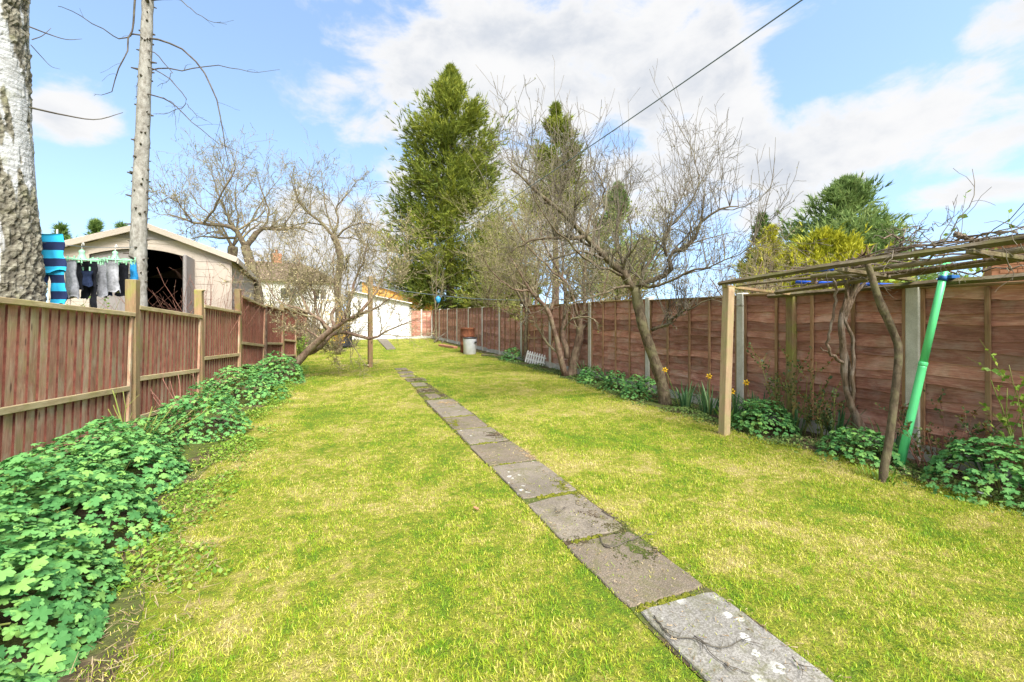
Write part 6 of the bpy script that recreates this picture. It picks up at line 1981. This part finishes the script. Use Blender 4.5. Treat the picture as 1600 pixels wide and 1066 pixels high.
# ---- drying washing beyond the left fence
LA, LB = R(52, 377, 4.5), R(212, 386, 5.72)
def on_line(pxx):
    """point of the line in the column of a pixel"""
    lo, hi = 0.0, 1.0
    for _ in range(40):
        m = (lo + hi) / 2
        q = LA * (1 - m) + LB * m
        lat, dep = q[0] * CY - q[1] * SY, q[0] * SY + q[1] * CY
        if lat / dep * FPX + 800 < pxx: lo = m
        else: hi = m
    return q, dep
t = np.linspace(-.03, 1.01, 24)[:, None]
pts = LA * (1 - t) + LB * t; pts[:, 2] -= (.03 * 4 * t * (1 - t))[:, 0]
MB().tube(pts - LA, .0035, 6).build('washing_line', MATS['wire'], None, True, loc=LA, label='short washing line tied between the birch and the slim trunk', cat='washing line')
line_dir = nrm(LB - LA)
def garment(name, pxc, y0, y1, wpx, mat, label, seed, cat='clothes', flare=1.0, depth=.35, legs=None, skew=0.0, dback=0.0, group='washing on the airers', stripes=False):
    """soft flattened tube of cloth with folds hanging from its pegged top"""
    rng = np.random.default_rng(seed)
    c, dep = on_line(pxc)
    c = c + np.array((-.35, 1.0, 0)) * dback
    zt = EYE + (HOR - y0) / FPX * dep; zb = EYE + (HOR - y1) / FPX * dep
    hw = wpx / FPX * dep / 2
    H = zt - zb
    xdir = np.array((CY, -SY, 0)); ydir = np.array((SY, CY, 0))
    def sheet(cx0, cx1, za, zb_, w0, w1, ph):
        n, m = 16, 28
        V, F = [], []
        for j in range(n):
            t = j / (n - 1)
            z = za + (zb_ - za) * t
            cx = cx0 + (cx1 - cx0) * t + .010 * math.sin(t * 6 + ph) * H
            w = w0 + (w1 - w0) * t
            w *= 1 + .10 * math.sin(t * 8 + ph * 2)
            for i in range(m):
                a = 2 * math.pi * i / m
                fold = 1 + (.10 + .22 * t) * math.sin(a * 4 + ph + t * 2.2) + .10 * math.sin(a * 7 + ph * 3 - t * 3)
                x = cx + math.cos(a) * w * (1 + .05 * math.sin(a * 5 + ph))
                y = math.sin(a) * w * depth * fold
                zz_ = z + (.012 * math.sin(a * 3 + ph) * (1 if j == n - 1 else .3))
                q_ = np.array((0, 0, zz_)) + xdir * x + ydir * y
                nz_ = mnoise.noise_vector(Vector((x * 9 + seed * 3.1, y * 9, zz_ * 9)))
                V.append(q_ + np.array(nz_) * (.006 + .020 * t))
        for j in range(n - 1):
            for i in range(m):
                k = (i + 1) % m
                F.append((j * m + i, j * m + k, (j + 1) * m + k, (j + 1) * m + i))
        F.append(tuple(range(m))); F.append(tuple(range((n - 1) * m, n * m))[::-1])
        return np.array(V), F
    g = empty(name, (c[0], c[1], zt), 0, label, cat, group)
    if legs:
        v, f = sheet(0, skew * .5, 0, -H * .52, hw * .9, hw, seed)
        link('body', raw_mesh('body', v, f, True), mat, g)
        for sgn in (-1, 1):
            v, f = sheet(skew * .5 + sgn * hw * .48, skew + sgn * hw * .62, -H * .50, -H * (1.0 if sgn == legs else .8), hw * .5, hw * .42, seed + sgn)
            link('leg', raw_mesh('leg', v, f, True), mat, g)
    else:
        v, f = sheet(0, skew, 0, -H, hw * .75, hw * flare, seed)
        link('body', raw_mesh('body', v, f, True), mat, g)
    for s in (-.5, .5):
        pq = np.array((0, 0, .0)) + xdir * hw * s
        MB().box(pq + (-.006, -.009, -.02), pq + (.006, .009, .05), .002).build('peg', MATS['mint'] if not stripes else MATS['white_paint'], g)
    return g
garment('striped_pyjamas', 77, 366, 476, 50, MATS['striped'], 'navy and bright blue striped trousers pegged next to the birch', 3, legs=1, depth=.22, group=None, stripes=True)
garment('grey_shorts', 111, 407, 466, 21, MATS['cloth_light'], 'crumpled light grey garment at the birch end of the first airer', 4)
garment('black_sock', 122, 410, 451, 13, MATS['cloth_black'], 'narrow black garment beside the crumpled light grey one', 5, dback=.08)
garment('black_trousers', 139, 408, 482, 24, MATS['cloth_black'], 'longest black garment hanging in the middle of the washing', 6, legs=1, dback=.05)
garment('black_bundle', 135, 424, 446, 22, MATS['cloth_navy'], 'bunched dark knot of cloth in front of the longest black garment', 7, flare=.7, depth=.6)
garment('grey_shirt', 158, 409, 464, 21, MATS['cloth_grey'], 'mid grey garment between the two airers', 8)
garment('grey_vest', 176, 407, 456, 20, MATS['cloth_light'], 'pale grey garment under the second airer', 9, dback=-.03)
garment('dark_vest', 167, 408, 462, 14, MATS['cloth_navy'], 'dark garment hidden between the two grey ones on the second airer', 12, dback=.10)
garment('dark_shorts', 193, 411, 462, 20, MATS['cloth_black'], 'black garment half hidden by the tall fence post', 10, dback=.04)
garment('blue_shirt', 208.5, 408, 461, 12, MATS['cloth_blue'], 'bright blue garment at the end of the washing, against the slim trunk', 11, depth=.6)
for (xc, lab) in ((128, 'mint green plastic peg airer nearer the birch'), (180, 'mint green plastic peg airer nearer the slim trunk')):
    c, dep = on_line(xc)
    a = empty('peg_airer', c, -YAW, lab, 'airer', 'mint green peg airers')
    zr = (HOR - 407) / FPX * dep + EYE - c[2]
    MB().tube(smooth_line([(0, 0, zr * .35), (0, 0, -.01), (.012, 0, .012), (.024, 0, .0), (.022, 0, -.018)], 12), .004, 6).build('hook', MATS['white_paint'], a, True)
    MB().lathe([(.012, zr * .35), (.03, zr * .45), (.022, zr * .58), (.035, zr * .8), (.05, zr * .96), (.05, zr)], (0, 0, 0), 14).build('bell', MATS['mint'], a, True)
    ring = [(math.cos(q) * .215, math.sin(q) * .13, zr + .008 * math.sin(q * 2)) for q in np.linspace(0, 2 * math.pi, 33)]
    MB().tube(ring, .008, 6, False).build('ring', MATS['mint'], a, True)
    for q in np.arange(0, 6.28, math.pi / 3):
        MB().tube([(math.cos(q) * .045, math.sin(q) * .045, zr + .01), (math.cos(q) * .12, math.sin(q) * .08, zr + .022), (math.cos(q) * .212, math.sin(q) * .128, zr)], .006, 6).build('arm', MATS['mint'], a, True)
    for q in np.arange(.2, 6.28, .42):
        pq = np.array((math.cos(q) * .215, math.sin(q) * .13, zr - .02))
        MB().box(pq - (.005, .006, .025), pq + (.005, .006, .025), .002).build('peg', MATS['mint'], a)

# ---- barrel and bin on the lawn
bb = G(729.5, 552.5)
bb = R(730.5, 0, FPX * EYE / (553 - HOR) + .62)
brl = empty('rusty_barrel', (bb[0], bb[1], 0), 0, 'rusty oil drum incinerator standing behind the grey bin', 'barrel')
MB().lathe([(.255, .0), (.265, .02), (.26, .28), (.27, .30), (.26, .32), (.258, .58), (.268, .60), (.258, .62), (.258, .86), (.27, .875), (.262, .89), (.245, .885), (.24, .3)], (0, 0, 0), 28).build('drum', MATS['rust'], brl, True)
gb2 = G(732.5, 554)
gbn = empty('grey_bin', (gb2[0] + .06, gb2[1] + .08, 0), RAD(-20), 'galvanised grey bin with dark rim in front of the rusty drum', 'bin')
MB().lathe([(.20, .0), (.215, .02), (.235, .55), (.235, .56), (.22, .555), (.20, .05)], (0, 0, 0), 28).build('drum', MATS['zinc'], gbn, True)
MB().lathe([(.236, .545), (.248, .55), (.248, .575), (.236, .58), (.226, .57), (.226, .55)], (0, 0, 0), 28).build('rim', MATS['black_plastic'], gbn, True)
MB().box((.17, -.20, .40), (.25, -.10, .45), .01).build('handle', MATS['black_plastic'], gbn)

# ---- white picket edging leaning by the fence
pe0, pe1 = G(820, 567), G(850, 573)
pk = empty('picket_edging', ((pe0[0] + pe1[0]) / 2 - .02, (pe0[1] + pe1[1]) / 2, 0), math.atan2(pe1[1] - pe0[1], pe1[0] - pe0[0]), 'small white picket edging fence tilted against the bed', 'edging')
wk = float(np.linalg.norm(pe1[:2] - pe0[:2]))
n = 8
for i in range(n):
    x = -wk / 2 + wk * (i + .5) / n
    hh = .34
    w2 = .026
    y_ = -.10
    MB().add([(x - w2, -.01, 0), (x + w2, -.01, 0), (x + w2, -.01, hh - .04), (x, -.01, hh), (x - w2, -.01, hh - .04), (x - w2, .012, 0), (x + w2, .012, 0), (x + w2, .012, hh - .04), (x, .012, hh), (x - w2, .012, hh - .04)],
             [(0, 1, 2, 3, 4), (9, 8, 7, 6, 5), (0, 5, 6, 1), (1, 6, 7, 2), (2, 7, 8, 3), (3, 8, 9, 4), (4, 9, 5, 0)]).build('picket', MATS['white_paint'], pk, rot=(RAD(-14), RAD(3), 0))
for z in (.09, .23):
    MB().box((-wk / 2, .013, z), (wk / 2, .030, z + .04), .003).build('rail', MATS['white_paint'], pk, rot=(RAD(-14), RAD(3), 0))

# ---- dark compost bin behind the leaning tree
cb = G(536, 543)
cbn = empty('compost_bin', (cb[0], cb[1], 0), 0, 'dark plastic compost bin in the scrub behind the leaning tree', 'compost bin')
MB().lathe([(.40, 0), (.39, .1), (.33, .55), (.28, .80), (.27, .82)], (0, 0, 0), 24).build('body', MATS['black_plastic'], cbn, True)
MB().lathe([(.29, .82), (.29, .86), (.22, .92), (.06, .94)], (0, 0, 0), 24).build('lid', MATS['black_plastic'], cbn, True)

# ---- odds and ends on the ground
for k, (a, b, w, h, mat, lab) in enumerate((((754, 556), (786, 558), .16, .06, 'old_timber', 'dark plank lying on the lawn edge beyond the grey bin'),
                                            ((764, 550), (780, 551), .3, .05, 'concrete', 'loose paving slab behind the dark plank'),
                                            ((688, 541), (712, 545), .18, .09, 'brick', 'low row of reddish edging bricks left of the rusty drum'))):
    p, q = G(*a), G(*b)
    MB().bar((0, 0, h / 2 + hgt(p[0], p[1])), (q[0] - p[0], q[1] - p[1], h / 2 + hgt(q[0], q[1])), w, h, .01).build('plank' if k == 0 else ('loose_slab' if k == 1 else 'edging_row'), MATS[mat], None,
        loc=(p[0], p[1], 0), label=lab, cat=('plank', 'slab', 'edging')[k])
rj = random.Random(5)
for k, (a, b, r_, lab) in enumerate((((678, 536), (697, 520), .035, 'pale broken branch propped in the far corner, leaning to the fence'),
                                     ((690, 537), (702, 528), .03, 'pale short log lying at the foot of the far lap fence'))):
    p = G(*a); q = R(b[0], b[1], FPX * EYE / (a[1] - HOR) + .3)
    MB().tube(smooth_line([(0, 0, .03), (q - p) * .5 + (0, 0, .04), q - p], 8), np.linspace(r_, r_ * .6, 8), 8).build('broken_branch', MATS['grey_twig'], None, True, loc=p, label=lab, cat='branch')
# fallen twigs on the slabs
for k, (pp, r_, lab) in enumerate((([(1022, 972), (1046, 1000), (1092, 1010), (1120, 1036), (1168, 1058)], .0045, 'longest fallen twig lying along the lichen-spotted slab'),
                                   ([(1085, 1004), (1120, 1022), (1150, 1012), (1172, 1002)], .004, 'curved fallen twig in the middle of the lichen-spotted slab'),
                                   ([(935, 842), (958, 860), (1000, 848), (1036, 838)], .005, 'V-shaped fallen twig across the joint above the gravelly slab'),
                                   ([(868, 798), (872, 806), (880, 794)], .0035, 'tiny curled twig on the smooth slab beyond the V-shaped twig'),
                                   ([(1238, 1040), (1250, 1052), (1256, 1060)], .0035, 'short bent twig near the lawn-side corner of the lichen-spotted slab'),
                                   ([(940, 802), (968, 818), (985, 826)], .0035, 'thin straight twig along the edge of the smooth slab'))):
    q = np.array([G(*x) for x in pp]); q[:, 2] = [hgt(a, b) + .024 for a, b in q[:, :2]]
    o_ = q[0].copy()
    s = smooth_line(q, 22) - o_
    rt = np.random.default_rng(400 + k)
    L_ = float(np.linalg.norm(np.diff(s, axis=0), axis=1).sum())
    s[1:, :2] += np.cumsum(rt.normal(0, .004, (21, 2)), 0) * min(1, L_ * 2)
    s[:, 2] += np.abs(rt.normal(0, .003, 22))
    tw = MB().tube(s, np.linspace(r_ * .7, r_ * .25, 22), 6)
    for b_ in range(int(3 + L_ * 12)):
        i_ = int(rt.integers(3, 20)); d_ = s[i_ + 1] - s[i_]; d_ = d_ / np.linalg.norm(d_)
        sg = rt.choice([-1, 1]); a_ = rt.uniform(.5, 1.0) * sg
        d2 = np.array((d_[0] * math.cos(a_) - d_[1] * math.sin(a_), d_[0] * math.sin(a_) + d_[1] * math.cos(a_), .1))
        l2 = rt.uniform(.02, .09)
        tw.tube([s[i_], s[i_] + d2 * l2 * .5 + rt.normal(0, .002, 3), s[i_] + d2 * l2], [r_ * .4, r_ * .3, r_ * .15], 5)
    tw.build('fallen_twig', MATS['dark_twig'], None, True, loc=o_, label=lab, cat='twig', group='fallen twigs on the path')
# litter
def scrap(px_, py_, s, mat, name, lab, z=.03):
    p = G(px_, py_, z)
    b = MB().box((-s, -s * .6, -.004), (s, s * .6, .006), .003)
    v = np.concatenate(b.v); v[:, 2] += .3 * s * np.sin(v[:, 0] / s * 2.2)
    link(name, raw_mesh(name, v, b.f), mat, None, loc=p, rot=(.15, .1, rj.uniform(0, 3)), label=lab, cat='litter')
scrap(66, 738, .022, MATS['white_paint'], 'white_scrap', 'small white scrap caught in the leafy bank by the fence', .13)
scrap(1538, 772, .035, MATS['zinc'], 'foil_scrap', 'crumpled pale foil scrap in the litter below the rose bush', .03)
scrap(744, 794, .018, MATS['brick'], 'brown_leaf', 'single reddish fallen leaf on the lawn left of the path', .03)
